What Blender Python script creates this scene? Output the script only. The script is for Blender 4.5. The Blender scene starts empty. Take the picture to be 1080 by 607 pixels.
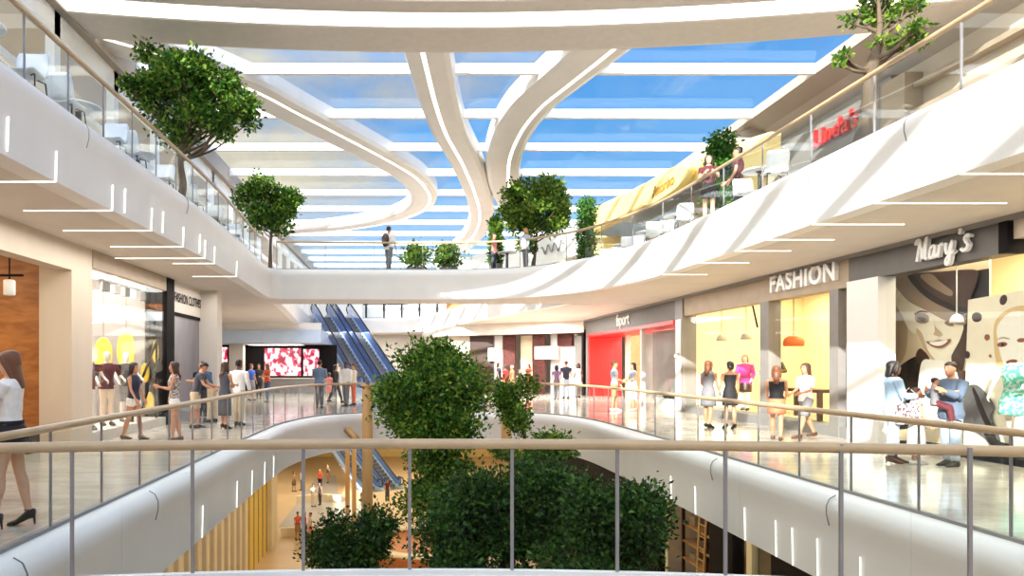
import bpy, bmesh, math, random
import numpy as np
from mathutils import Vector, Matrix
R = math.radians
random.seed(7)
rng = np.random.default_rng(11)
SC = bpy.context.scene
COL = SC.collection
EYE = 1.65          # eye height above the upper floor the camera stands on
F = 720.0           # focal length in pixels of a 1080 px wide frame
PX, PY = 425.0, 385.0

def at(px, py, d):                 # pixel + depth -> world point
    return Vector(((px-PX)/F*d, d, EYE+(PY-py)/F*d))
def onx(px, py, X):                # pixel -> point on the wall plane x = X
    d = F*X/(px-PX)
    return at(px, py, d)
def depth_of(fy, z=0.0):           # depth of a foot seen at row fy standing at height z
    return F*(EYE-z)/(fy-PY)

# ------------------------------------------------------------------ materials
def lin(c):
    c = c/255.0
    return c/12.92 if c <= .04045 else ((c+.055)/1.055)**2.4
def rgb(t):
    return (lin(t[0]), lin(t[1]), lin(t[2]), 1.0)
MATS = {}
def mat(name, col, rough=.5, metal=0.0, vary=.06, scale=6.0, emit=0.0, ecol=None, spec=.5, stretch=None, bump=0.0, sss=0.0):
    if name in MATS: return MATS[name]
    m = bpy.data.materials.new(name); m.use_nodes = True
    nt = m.node_tree; b = nt.nodes['Principled BSDF']
    b.inputs['Roughness'].default_value = rough
    b.inputs['Metallic'].default_value = metal
    b.inputs['Specular IOR Level'].default_value = spec
    c = rgb(col)
    if vary > 0:
        tc = nt.nodes.new('ShaderNodeTexCoord'); mp = nt.nodes.new('ShaderNodeMapping')
        if stretch: mp.inputs['Scale'].default_value = stretch
        nz = nt.nodes.new('ShaderNodeTexNoise'); nz.inputs['Scale'].default_value = scale
        nz.inputs['Detail'].default_value = 4
        rp = nt.nodes.new('ShaderNodeValToRGB')
        rp.color_ramp.elements[0].position = .3; rp.color_ramp.elements[1].position = .7
        lo = tuple(max(0, x*(1-vary*1.6)) for x in c[:3])+(1,); hi = tuple(min(1, x*(1+vary)) for x in c[:3])+(1,)
        rp.color_ramp.elements[0].color = lo; rp.color_ramp.elements[1].color = hi
        nt.links.new(tc.outputs['Object'], mp.inputs['Vector']); nt.links.new(mp.outputs['Vector'], nz.inputs['Vector'])
        nt.links.new(nz.outputs['Fac'], rp.inputs['Fac']); nt.links.new(rp.outputs['Color'], b.inputs['Base Color'])
        if bump > 0:
            bp = nt.nodes.new('ShaderNodeBump'); bp.inputs['Strength'].default_value = bump; bp.inputs['Distance'].default_value = .02
            nt.links.new(nz.outputs['Fac'], bp.inputs['Height']); nt.links.new(bp.outputs['Normal'], b.inputs['Normal'])
    else:
        b.inputs['Base Color'].default_value = c
    if emit > 0:
        b.inputs['Emission Color'].default_value = rgb(ecol or col)
        b.inputs['Emission Strength'].default_value = emit
    MATS[name] = m
    return m

def glass_mat(name, tint=(235, 245, 245), fac=.10, rough=.02):
    m = bpy.data.materials.new(name); m.use_nodes = True
    nt = m.node_tree; nt.nodes.clear()
    out = nt.nodes.new('ShaderNodeOutputMaterial'); mx = nt.nodes.new('ShaderNodeMixShader')
    tr = nt.nodes.new('ShaderNodeBsdfTransparent'); gl = nt.nodes.new('ShaderNodeBsdfGlossy')
    lw = nt.nodes.new('ShaderNodeFresnel'); lw.inputs['IOR'].default_value = 1.36
    mul = nt.nodes.new('ShaderNodeMath'); mul.operation = 'MULTIPLY_ADD'
    mul.inputs[1].default_value = fac*6; mul.inputs[2].default_value = .0
    tr.inputs['Color'].default_value = rgb(tint); gl.inputs['Roughness'].default_value = rough
    gl.inputs['Color'].default_value = (.95, .97, 1, 1)
    nt.links.new(lw.outputs[0], mul.inputs[0]); nt.links.new(mul.outputs[0], mx.inputs['Fac'])
    nt.links.new(tr.outputs[0], mx.inputs[1]); nt.links.new(gl.outputs[0], mx.inputs[2])
    nt.links.new(mx.outputs[0], out.inputs['Surface'])
    MATS[name] = m
    return m

def emit_mat(name, col, strength):
    return mat(name, col, .5, vary=0, emit=strength)

def marble(name, col, vein, scale=.5, rough=.1, tile=1.2, spec=.5):
    m = bpy.data.materials.new(name); m.use_nodes = True
    nt = m.node_tree; b = nt.nodes['Principled BSDF']
    tc = nt.nodes.new('ShaderNodeTexCoord'); mp = nt.nodes.new('ShaderNodeMapping')
    mp.inputs['Scale'].default_value = (1, 3.2, 1)
    nz = nt.nodes.new('ShaderNodeTexNoise'); nz.inputs['Scale'].default_value = scale; nz.inputs['Detail'].default_value = 8
    nz.inputs['Distortion'].default_value = 1.2; nz.inputs['Roughness'].default_value = .65
    rp = nt.nodes.new('ShaderNodeValToRGB')
    rp.color_ramp.elements[0].position = .32; rp.color_ramp.elements[1].position = .62
    rp.color_ramp.elements[0].color = rgb(vein); rp.color_ramp.elements[1].color = rgb(col)
    br = nt.nodes.new('ShaderNodeTexBrick'); br.inputs['Scale'].default_value = 1/tile
    br.inputs['Mortar Size'].default_value = .004; br.inputs['Color1'].default_value = (1, 1, 1, 1); br.inputs['Color2'].default_value = (.93, .93, .93, 1)
    br.inputs['Mortar'].default_value = (.72, .7, .68, 1)
    mx = nt.nodes.new('ShaderNodeMix'); mx.data_type = 'RGBA'; mx.blend_type = 'MULTIPLY'; mx.inputs[0].default_value = 1
    nt.links.new(tc.outputs['Object'], mp.inputs['Vector']); nt.links.new(mp.outputs['Vector'], nz.inputs['Vector'])
    nt.links.new(tc.outputs['Object'], br.inputs['Vector'])
    nt.links.new(nz.outputs['Fac'], rp.inputs['Fac'])
    nt.links.new(rp.outputs['Color'], mx.inputs[6]); nt.links.new(br.outputs['Color'], mx.inputs[7])
    nt.links.new(mx.outputs[2], b.inputs['Base Color'])
    b.inputs['Roughness'].default_value = rough; b.inputs['Specular IOR Level'].default_value = spec
    MATS[name] = m
    return m

def brick_mat(name, c1, c2, mortar, scale=4.0):
    m = bpy.data.materials.new(name); m.use_nodes = True
    nt = m.node_tree; b = nt.nodes['Principled BSDF']
    tc = nt.nodes.new('ShaderNodeTexCoord'); mp = nt.nodes.new('ShaderNodeMapping'); mp.inputs['Rotation'].default_value = (R(90), 0, 0)
    br = nt.nodes.new('ShaderNodeTexBrick'); br.inputs['Scale'].default_value = scale
    br.inputs['Color1'].default_value = rgb(c1); br.inputs['Color2'].default_value = rgb(c2); br.inputs['Mortar'].default_value = rgb(mortar)
    nt.links.new(tc.outputs['Object'], mp.inputs['Vector']); nt.links.new(mp.outputs['Vector'], br.inputs['Vector'])
    nt.links.new(br.outputs['Color'], b.inputs['Base Color']); b.inputs['Roughness'].default_value = .8
    MATS[name] = m
    return m

def leaf_mat(name, cols, transl=.35):
    m = bpy.data.materials.new(name); m.use_nodes = True
    nt = m.node_tree; b = nt.nodes['Principled BSDF']; out = nt.nodes['Material Output']
    ge = nt.nodes.new('ShaderNodeNewGeometry'); rp = nt.nodes.new('ShaderNodeValToRGB')
    rp.color_ramp.elements[0].color = rgb(cols[0]); rp.color_ramp.elements[1].color = rgb(cols[-1])
    for i, c in enumerate(cols[1:-1]):
        e = rp.color_ramp.elements.new((i+1)/(len(cols)-1)); e.color = rgb(c)
    tl = nt.nodes.new('ShaderNodeBsdfTranslucent'); mx = nt.nodes.new('ShaderNodeMixShader'); mx.inputs[0].default_value = transl
    nt.links.new(ge.outputs['Random Per Island'], rp.inputs['Fac']); nt.links.new(rp.outputs['Color'], b.inputs['Base Color'])
    nt.links.new(rp.outputs['Color'], tl.inputs['Color'])
    b.inputs['Roughness'].default_value = .5; b.inputs['Specular IOR Level'].default_value = .3
    nt.links.new(b.outputs[0], mx.inputs[1]); nt.links.new(tl.outputs[0], mx.inputs[2]); nt.links.new(mx.outputs[0], out.inputs['Surface'])
    MATS[name] = m
    return m

def spotted(name, base, spot, scale=28.0, lo=.46, hi=.52):
    m = bpy.data.materials.new(name); m.use_nodes = True
    nt = m.node_tree; b = nt.nodes['Principled BSDF']
    tc = nt.nodes.new('ShaderNodeTexCoord'); nz = nt.nodes.new('ShaderNodeTexNoise'); nz.inputs['Scale'].default_value = scale
    rp = nt.nodes.new('ShaderNodeValToRGB'); rp.color_ramp.elements[0].position = lo; rp.color_ramp.elements[1].position = hi
    rp.color_ramp.elements[0].color = rgb(spot); rp.color_ramp.elements[1].color = rgb(base)
    nt.links.new(tc.outputs['Object'], nz.inputs['Vector']); nt.links.new(nz.outputs['Fac'], rp.inputs['Fac']); nt.links.new(rp.outputs['Color'], b.inputs['Base Color'])
    b.inputs['Roughness'].default_value = .85
    MATS[name] = m
    return m

def wood_mat(name, a, b_, scale=3.0, stretch=(1, 1, .12), rough=.45):
    m = bpy.data.materials.new(name); m.use_nodes = True
    nt = m.node_tree; b = nt.nodes['Principled BSDF']
    tc = nt.nodes.new('ShaderNodeTexCoord'); mp = nt.nodes.new('ShaderNodeMapping'); mp.inputs['Scale'].default_value = stretch
    nz = nt.nodes.new('ShaderNodeTexNoise'); nz.inputs['Scale'].default_value = scale; nz.inputs['Detail'].default_value = 6; nz.inputs['Distortion'].default_value = .6
    rp = nt.nodes.new('ShaderNodeValToRGB'); rp.color_ramp.elements[0].position = .35; rp.color_ramp.elements[1].position = .65
    rp.color_ramp.elements[0].color = rgb(a); rp.color_ramp.elements[1].color = rgb(b_)
    nt.links.new(tc.outputs['Object'], mp.inputs['Vector']); nt.links.new(mp.outputs['Vector'], nz.inputs['Vector'])
    nt.links.new(nz.outputs['Fac'], rp.inputs['Fac']); nt.links.new(rp.outputs['Color'], b.inputs['Base Color'])
    b.inputs['Roughness'].default_value = rough
    MATS[name] = m
    return m

# ------------------------------------------------------------------ mesh collector
class MB:
    def __init__(s): s.v = []; s.f = []; s.mi = []; s.smooth = []
    def add(s, vs, fs, mi=0, sm=False):
        o = len(s.v); s.v.extend([tuple(p) for p in vs])
        for f in fs:
            s.f.append([i+o for i in f]); s.mi.append(mi); s.smooth.append(sm)
        return s
    def box(s, x0, x1, y0, y1, z0, z1, mi=0):
        vs = [(x, y, z) for z in (z0, z1) for y in (y0, y1) for x in (x0, x1)]
        return s.add(vs, [(0, 2, 3, 1), (4, 5, 7, 6), (0, 1, 5, 4), (2, 6, 7, 3), (0, 4, 6, 2), (1, 3, 7, 5)], mi)
    def obox(s, c, half, rotz=0.0, mi=0, M=None):      # oriented box
        M = M or Matrix.Rotation(rotz, 3, 'Z')
        vs = [Vector(c)+M @ Vector((x*half[0], y*half[1], z*half[2])) for z in (-1, 1) for y in (-1, 1) for x in (-1, 1)]
        return s.add(vs, [(0, 2, 3, 1), (4, 5, 7, 6), (0, 1, 5, 4), (2, 6, 7, 3), (0, 4, 6, 2), (1, 3, 7, 5)], mi)
    def rbox(s, c, half, r=.01, rotz=0.0, mi=0, seg=3):   # box with rounded vertical corners and softened rims
        pts = []
        for cx, cy, a0 in ((1, 1, 0), (-1, 1, 90), (-1, -1, 180), (1, -1, 270)):
            for k in range(seg+1):
                a = R(a0+90*k/seg); pts.append((cx*(half[0]-r)+r*math.cos(a), cy*(half[1]-r)+r*math.sin(a)))
        M = Matrix.Rotation(rotz, 3, 'Z'); rows = []
        e = min(r*.5, half[2]*.5)
        for dz, k in ((-half[2], 1-e/max(half[0], half[1])), (-half[2]+e, 1), (half[2]-e, 1), (half[2], 1-e/max(half[0], half[1]))):
            rows.append([Vector(c)+M @ Vector((x*k, y*k, dz)) for x, y in pts])
        return s.rows(rows, mi, closed=True, caps=True)
    def rows(s, rows, mi=0, closed=False, caps=False, sm=False, flip=False):
        n = len(rows[0]); vs = [p for r in rows for p in r]; fs = []
        for i in range(len(rows)-1):
            for j in range(n if closed else n-1):
                a, b = i*n+j, i*n+(j+1) % n
                q = (a, b, b+n, a+n)
                fs.append(q[::-1] if flip else q)
        if caps:
            fs.append(tuple(range(n))[::-1]); fs.append(tuple((len(rows)-1)*n+j for j in range(n)))
        return s.add(vs, fs, mi, sm)
    def tube(s, pts, r, n=8, mi=0, sm=True, flat=None):
        pts = [Vector(p) for p in pts]; rows = []
        rr = r if isinstance(r, (list, tuple)) else [r]*len(pts)
        prev = None
        for i, p in enumerate(pts):
            t = (pts[min(i+1, len(pts)-1)]-pts[max(i-1, 0)])
            if t.length < 1e-9: t = Vector((0, 0, 1))
            t.normalize()
            ref = Vector((0, 0, 1)) if abs(t.z) < .9 else Vector((0, 1, 0))
            if prev is None: u = ref.cross(t).normalized()
            else:
                u = prev-t*prev.dot(t)
                u = u.normalized() if u.length > 1e-6 else ref.cross(t).normalized()
            prev = u; w = t.cross(u)
            fl = flat or 1.0
            rows.append([p+(u*math.cos(2*math.pi*k/n)+w*math.sin(2*math.pi*k/n)*fl)*rr[i] for k in range(n)])
        return s.rows(rows, mi, closed=True, caps=True, sm=sm)
    def lathe(s, prof, c=(0, 0, 0), n=20, mi=0, caps=True, sm=True):
        rows = [[Vector(c)+Vector((r*math.cos(2*math.pi*k/n), r*math.sin(2*math.pi*k/n), z)) for k in range(n)] for r, z in prof]
        return s.rows(rows, mi, closed=True, caps=caps, sm=sm)
    def ell(s, c, rad, M=None, n=12, m=8, mi=0, sm=True):
        rows = []
        M = M or Matrix.Identity(3)
        for i in range(m+1):
            t = math.pi*(i/m); t = min(max(t, .06), math.pi-.06)
            rows.append([Vector(c)+M @ Vector((rad[0]*math.sin(t)*math.cos(2*math.pi*k/n), rad[1]*math.sin(t)*math.sin(2*math.pi*k/n), -rad[2]*math.cos(t))) for k in range(n)])
        return s.rows(rows, mi, closed=True, caps=True, sm=sm)
    def prism(s, poly, off, mi=0):             # planar 3-D polygon extruded by vector off
        n = len(poly); off = Vector(off); vs = [Vector(p) for p in poly]+[Vector(p)+off for p in poly]
        fs = [tuple(range(n))[::-1], tuple(range(n, 2*n))]+[(i, (i+1) % n, n+(i+1) % n, n+i) for i in range(n)]
        return s.add(vs, fs, mi)
    def build(s, name, mats, parent=None, recalc=True, bevel=0.0, ngon=True):
        me = bpy.data.meshes.new(name)
        me.from_pydata(s.v, [], s.f)
        if not isinstance(mats, (list, tuple)): mats = [mats]
        for m in mats: me.materials.append(MATS[m] if isinstance(m, str) else m)
        me.polygons.foreach_set('material_index', s.mi)
        me.polygons.foreach_set('use_smooth', s.smooth)
        if recalc:
            bm = bmesh.new(); bm.from_mesh(me); bmesh.ops.recalc_face_normals(bm, faces=bm.faces); bm.to_mesh(me); bm.free()
        me.update()
        o = bpy.data.objects.new(name, me); COL.objects.link(o)
        if parent is not None:
            o.parent = parent
        if bevel > 0:
            md = o.modifiers.new('bevel', 'BEVEL'); md.width = bevel; md.segments = 2; md.limit_method = 'ANGLE'
        return o

def tag(o, label=None, cat=None, group=None, kind=None):
    if label: o['label'] = label
    if cat: o['category'] = cat
    if group: o['group'] = group
    if kind: o['kind'] = kind
    return o
def thing(name, label, cat, loc=(0, 0, 0), rotz=0.0, group=None):
    o = bpy.data.objects.new(name, None); COL.objects.link(o)
    o.location = loc; o.rotation_euler = (0, 0, rotz); o.empty_display_size = .2
    return tag(o, label, cat, group)
def world_child(o, root):           # o's mesh is in world coordinates: parent it without moving it
    o.parent = root
    o.matrix_parent_inverse = (Matrix.Translation(root.location) @ Matrix.Rotation(root.rotation_euler.z, 4, 'Z')).inverted()
    return o
def struct(o): o['kind'] = 'structure'; return o
def copy_tree(o, parent=None):
    c = o.copy(); COL.objects.link(c)
    if parent is not None: c.parent = parent
    for ch in list(o.children): copy_tree(ch, c)
    return c
def spline(pts, n=8):
    P = [Vector(p) for p in pts]; out = []
    for i in range(len(P)-1):
        p0, p1, p2, p3 = P[max(i-1, 0)], P[i], P[i+1], P[min(i+2, len(P)-1)]
        for k in range(n):
            t = k/n
            out.append(.5*((2*p1)+(p2-p0)*t+(2*p0-5*p1+4*p2-p3)*t*t+(3*p1-p0-3*p2+p3)*t**3))
    out.append(P[-1]); return out
def resample(pts, step):
    pts = [Vector(p) for p in pts]; L = [0]
    for a, b in zip(pts, pts[1:]): L.append(L[-1]+(b-a).length)
    n = max(1, round(L[-1]/step)); out = []
    j = 0
    for i in range(n+1):
        s = L[-1]*i/n
        while j < len(L)-2 and L[j+1] < s: j += 1
        t = (s-L[j])/max(1e-9, L[j+1]-L[j]); out.append(pts[j].lerp(pts[j+1], t))
    return out
def normals2d(pts, side):           # unit normals in plan; side=+1 -> to the right of travel
    out = []
    for i in range(len(pts)):
        t = pts[min(i+1, len(pts)-1)]-pts[max(i-1, 0)]; t.z = 0; t.normalize()
        out.append(Vector((t.y, -t.x, 0))*side)
    return out

# palette
mat('white_plaster', (228, 226, 222), .45, vary=.02, scale=1.5)
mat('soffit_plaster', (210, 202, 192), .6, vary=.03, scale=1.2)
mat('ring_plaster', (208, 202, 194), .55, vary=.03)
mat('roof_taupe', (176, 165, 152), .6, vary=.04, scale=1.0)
mat('white_metal', (240, 240, 238), .35, vary=.02)
mat('beige_panel', (206, 192, 172), .5, vary=.06, scale=1.0, stretch=(1, 1, .25))
mat('beige_dark', (166, 148, 126), .55, vary=.06, scale=2)
mat('dark_grey', (92, 88, 84), .5, vary=.05, scale=3)
mat('mid_grey', (134, 130, 126), .5, vary=.05, scale=3)
mat('lavender_grey', (128, 124, 134), .3, vary=.12, scale=.9, stretch=(1, 3, 1))
mat('near_black', (22, 18, 18), .75, vary=.1, spec=.15)
mat('steel', (150, 146, 148), .35, metal=.4, vary=.05)
mat('rail_wood', (186, 160, 124), .35, vary=.06, scale=4)
mat('rubber_black', (20, 20, 22), .45, vary=.05)
mat('sign_red', (205, 30, 32), .4, vary=.04)
mat('red_panel', (226, 34, 30), .4, vary=.04, scale=2)
mat('yellow_wall', (240, 214, 140), .6, vary=.05, scale=1.5)
mat('warm_yellow', (252, 240, 200), .7, vary=.03, scale=1.0)
mat('yellow_panel', (236, 202, 74), .5, vary=.05)
mat('cream_panel', (236, 222, 186), .6, vary=.05, scale=1)
mat('chair_white', (244, 244, 244), .35, vary=.01)
mat('floor_tan', (214, 184, 142), .35, vary=.08, scale=.4)
mat('floor_grey', (176, 168, 160), .35, vary=.06, scale=.5)
mat('orange_lamp', (226, 108, 30), .4, vary=.04, emit=.25, ecol=(226, 108, 30))
mat('lamp_grey', (176, 168, 150), .4, vary=.04)
mat('blue_glass_panel', (110, 140, 196), .15, vary=.08, scale=2)
mat('pale_blue', (182, 200, 222), .4, vary=.04, scale=1)
mat('tread', (120, 122, 126), .4, metal=.3, vary=.15, scale=12)
mat('dark_table', (58, 34, 22), .35, vary=.1)
mat('terracotta', (212, 140, 92), .6, vary=.08)
mat('bark', (96, 80, 62), .85, vary=.25, scale=9, stretch=(1, 1, .2), bump=.4)
mat('tan_stone', (188, 160, 130), .7, vary=.1, scale=2)
wood_mat('wood_orange', (146, 90, 44), (180, 120, 64), 2.0, (1, 1, 3.5))
wood_mat('wood_post', (176, 132, 80), (206, 164, 108), 3.0)
brick_mat('brick_brown', (98, 44, 36), (74, 34, 30), (52, 36, 34), 3.5)
marble('marble_floor', (216, 205, 190), (180, 165, 150), .55, .12)
glass_mat('rail_glass', (250, 253, 253), .014)
glass_mat('shop_glass', (252, 253, 252), .03)
glass_mat('clear_shop_glass', (252, 253, 252), .006)
glass_mat('roof_glass', (251, 253, 255), .006)
emit_mat('strip_glow', (255, 250, 240), 2.2)
emit_mat('ring_glow', (255, 253, 248), 2.2)
leaf_mat('leaf_dark', [(30, 66, 22), (56, 102, 32), (92, 132, 42), (150, 172, 62)], .42)  # brightest tone raised to put sunlit highlights into the leaf colour
leaf_mat('leaf_shaded', [(18, 44, 16), (32, 66, 22), (50, 88, 30), (84, 118, 40)], .25)  # shaded copy of the leaves: the lower trees' shade is in the colour
leaf_mat('leaf_mid', [(40, 76, 26), (78, 116, 40), (112, 142, 50), (160, 176, 72)], .42)
leaf_mat('leaf_hedge', [(30, 74, 26), (56, 110, 36), (96, 140, 52)])
# ================================================================== storeys, voids and slabs
Z2 = 5.2                     # upper storey floor
L1_PATH = spline([(-3.25, -1, 0), (-3.25, 4, 0), (-3.25, 10, 0), (-3.25, 16.5, 0), (-3.1, 19.6, 0), (-2.4, 22.2, 0), (-1.0, 23.4, 0), (1.2, 23.7, 0),
                  (3.4, 23.7, 0), (4.7, 22.9, 0), (5.4, 20.8, 0), (5.55, 17.5, 0), (5.5, 11, 0), (5.42, 4, 0), (5.42, -1, 0)], 10)
L2_PATH = spline([(-4.62, -8, 0), (-4.62, 0, 0), (-4.58, 8, 0), (-4.47, 16, 0), (-4.62, 21, 0), (-4.78, 24.2, 0), (-4.55, 24.95, 0), (-3.8, 25.0, 0), (-1, 25.15, 0), (2.2, 25.1, 0),
                  (4.3, 24.5, 0), (5.9, 22.6, 0), (6.8, 19.6, 0), (7.02, 16, 0), (7.05, 10, 0), (7.08, 0, 0), (7.1, -8, 0)], 10)
L2B_PATH = spline([(-4.8, 27.3, 0), (-5.4, 34, 0), (-6.2, 42, 0), (-6.6, 49.2, 0), (-5.9, 50.8, 0), (-3, 51.1, 0), (-0.4, 50.9, 0), (1.2, 49.2, 0),
                   (2.6, 44, 0), (3.9, 37.5, 0), (5.0, 32.5, 0), (6.0, 29.2, 0), (6.4, 27.3, 0)], 10)

NOSE = [(-.30, 0.0), (-.12, -.012), (-.04, -.06), (0.0, -.15), (.0, -.26), (-.035, -.40), (-.06, -.6)]   # (out, down)

def band(path, z, bottom, side=1, lean=-.10):
    """white bullnose fascia following the edge of a slab"""
    nr = normals2d(path, side); b = MB(); prof = NOSE+[(-.07, bottom)]
    rows = []
    for p, n in zip(path, nr):
        rows.append([Vector((p.x, p.y, z))+n*o+Vector((0, 0, dz)) for o, dz in prof])
    b.rows(rows, 0, sm=True)
    b.rows([[r[-1], r[-1]-n*.335] for r, n in zip(rows, nr)], 0, sm=False)
    return b

def split_path(path, xl, yf, xr):
    """outer partner of every edge point: left wall, then far edge, then right wall"""
    nr = normals2d(path, 1); outs = []
    for p, n in zip(path, nr):
        # n points into the void (to the right of travel)
        if n.x > .7 and p.y < yf: outs.append(('L', Vector((xl, p.y, 0))))
        elif n.x < -.7: outs.append(('R', Vector((xr, p.y, 0))))
        else: outs.append(('F', Vector((p.x, yf, 0))))
    return outs

def slab_faces(b, path, off, outs, z, mi, xl, yf, xr, up=True):
    nr = normals2d(path, 1)
    ins = [Vector((p.x, p.y, z))+n*off for p, n in zip(path, nr)]
    for i in range(len(path)-1):
        (ka, a), (kb, c) = outs[i], outs[i+1]
        a = Vector((a.x, a.y, z)); c = Vector((c.x, c.y, z))
        if ka == kb: b.add([ins[i], ins[i+1], c, a], [(0, 1, 2, 3)], mi)
        else:
            corner = Vector((xl, yf, z)) if 'L' in (ka, kb) else Vector((xr, yf, z))
            b.add([ins[i], ins[i+1], c, corner, a], [(0, 1, 2, 3, 4)], mi)

def storey(name, cname, path, z, bottom, xl, yf, xr, floor_m, soff_m):
    outs = split_path(path, xl, yf, xr)
    b = MB(); slab_faces(b, path, -.30, outs, z, 0, xl, yf, xr)
    o = b.build(name, floor_m, recalc=False); struct(o)
    for p in o.data.polygons:
        if p.normal.z < 0: p.flip()
    c = MB(); slab_faces(c, path, -.40, outs, z+bottom, 0, xl, yf, xr)
    o2 = c.build(cname, soff_m, recalc=False); struct(o2)
    return o, o2

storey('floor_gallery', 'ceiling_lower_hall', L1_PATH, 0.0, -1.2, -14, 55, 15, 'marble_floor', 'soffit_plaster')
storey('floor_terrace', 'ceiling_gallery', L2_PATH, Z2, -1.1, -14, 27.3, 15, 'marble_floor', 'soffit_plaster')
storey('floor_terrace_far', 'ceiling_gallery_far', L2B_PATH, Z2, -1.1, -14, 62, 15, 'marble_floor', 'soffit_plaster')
struct(band(L1_PATH, 0, -1.2).build('trim_1', 'white_plaster'))
struct(band(L2_PATH, Z2, -1.1).build('trim_2', 'white_plaster'))
struct(band(L2B_PATH, Z2, -1.1).build('trim_3', 'white_plaster'))
# back face of the upper bridge
struct(MB().box(-4.8, 6.4, 27.18, 27.3, Z2-1.1, Z2-.01).build('trim_4', 'white_plaster'))

# the bridge the camera stands on: a gently bowed front edge
NEAR = [Vector((x, 5.72-.026*(x-.2)**2, 0)) for x in np.linspace(-3.5, 5.4, 40)]
nb = MB()
prof = [(-8, -.02), (-.16, -.02), (-.14, .0), (0, .0), (.05, -.02), (.1, -.09), (.1, -.3), (.02, -.8), (-.05, -1.2), (-8, -1.2)]
rows = [[Vector((p.x, p.y+o, z-.075)) for o, z in prof] for p in NEAR]
nb.rows(rows, 0, sm=False)
struct(nb.build('floor_bridge', 'white_plaster'))
struct(MB().box(-3.62, 5.75, -10, 5.2, -.07, 0).build('floor_bridge_paving', 'marble_floor'))

# ground storey
struct(MB().box(-16, 16, -2, 80, -9.3, -9.0).build('floor_ground', 'floor_tan'))
gf = MB()
arc = spline([(-5.4, 57, -8.985), (-4.4, 54.5, -8.985), (-3.0, 51.5, -8.985), (-2.2, 48, -8.985), (-2.4, 45, -8.985)], 8)
gf.add([Vector((-8.2, 45, -8.985)), Vector((-8.2, 66, -8.985)), Vector((-6.5, 66, -8.985))]+[Vector(p) for p in arc], [tuple(range(3+len(arc)))], 0)
struct(gf.build('floor_ground_inlay', 'floor_grey'))
struct(MB().box(-16, 16, 79.6, 80, -9, -.9).build('wall_ground_far', 'yellow_wall'))
struct(MB().box(-16, 16, 55, 80, -1.2, -.9).build('ceiling_ground_far', 'soffit_plaster'))
struct(MB().box(-16.2, -16, -2, 80, -9, -1.2).build('wall_ground_left', 'beige_panel'))
struct(MB().box(16, 16.2, -2, 80, -9, -1.2).build('wall_ground_right', 'beige_panel'))
struct(MB().box(-16, 16, -2.2, -2, -9, -1.2).build('wall_ground_near', 'beige_panel'))

# outer walls of the gallery storey
struct(MB().box(-14.2, -14, -10, 62, 0, 4.1).build('wall_left', 'beige_panel'))
struct(MB().box(15, 15.2, -10, 62, 0, 4.1).build('wall_right', 'beige_panel'))
struct(MB().box(-14, 15, -10.2, -10, -1.2, 9.6).build('wall_near', 'white_plaster'))

# ================================================================== roof
ZR = 9.65
roof_l, roof_r = -7.25, 11.25
struct(MB().box(roof_l, roof_r, -12, 82, ZR+.16, ZR+.19).build('window_1', 'roof_glass'))     # the glazed skylight
for i in range(-9, 20):
    y = 18.5+3.3*i
    if 13.0 < y < 16.2: continue
    b = MB(); b.box(roof_l, roof_r-.1, y-.07, y+.07, ZR-.12, ZR+.15)
    o = b.build('ceiling_beam', 'white_metal'); struct(o)
# opaque roof to the right of the glazing: a sloping soffit from the skylight kerb to the terrace wall
rs = MB()
ys = np.linspace(-12, 62, 38)
rs.rows([[Vector((11.2, y, ZR+.2)), Vector((11.2, y, ZR-.08)), Vector((11.9, y, ZR-.25)), Vector((12.5, y, 8.95)), Vector((15.2, y, 8.95)), Vector((15.2, y, ZR+.4))] for y in ys], 0, closed=True, caps=True)
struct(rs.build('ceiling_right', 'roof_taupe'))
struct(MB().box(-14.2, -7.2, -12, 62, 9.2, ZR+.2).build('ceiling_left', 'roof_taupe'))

# wide ring beam across the near end of the skylight
ring = MB(); prof_ring = []
def ring_y(x): return 16.72-.0105*(x-1.0)**2
xs = np.linspace(-13, 15, 60)
rows = []
for x in xs:
    y = ring_y(x)
    rows.append([Vector((x, y, ZR+.12)), Vector((x, y+.03, 9.45)), Vector((x, y-.05, 9.28)), Vector((x, y-.22, 9.24)), Vector((x, y-1.33, 9.23)), Vector((x, y-1.36, 9.26)),
                 Vector((x, y-2.0, 9.26)), Vector((x, y-2.03, 9.23)), Vector((x, y-2.5, 9.23)), Vector((x, y-2.6, 9.3)), Vector((x, y-2.6, ZR+.12))])
ring.rows(rows, 0, sm=False)
rb = ring.build('ring_beam', 'ring_plaster')
tag(rb, 'broad plaster ring beam sweeping across the near end of the skylight', 'roof beam')
gl = MB(); gl.rows([[Vector((x, ring_y(x)-1.37, 9.25)), Vector((x, ring_y(x)-1.99, 9.25))] for x in xs[4:-6]], 0)
go = gl.build('light_strip', 'ring_glow'); go.parent = rb; go['label'] = 'glowing white light strip'

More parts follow.
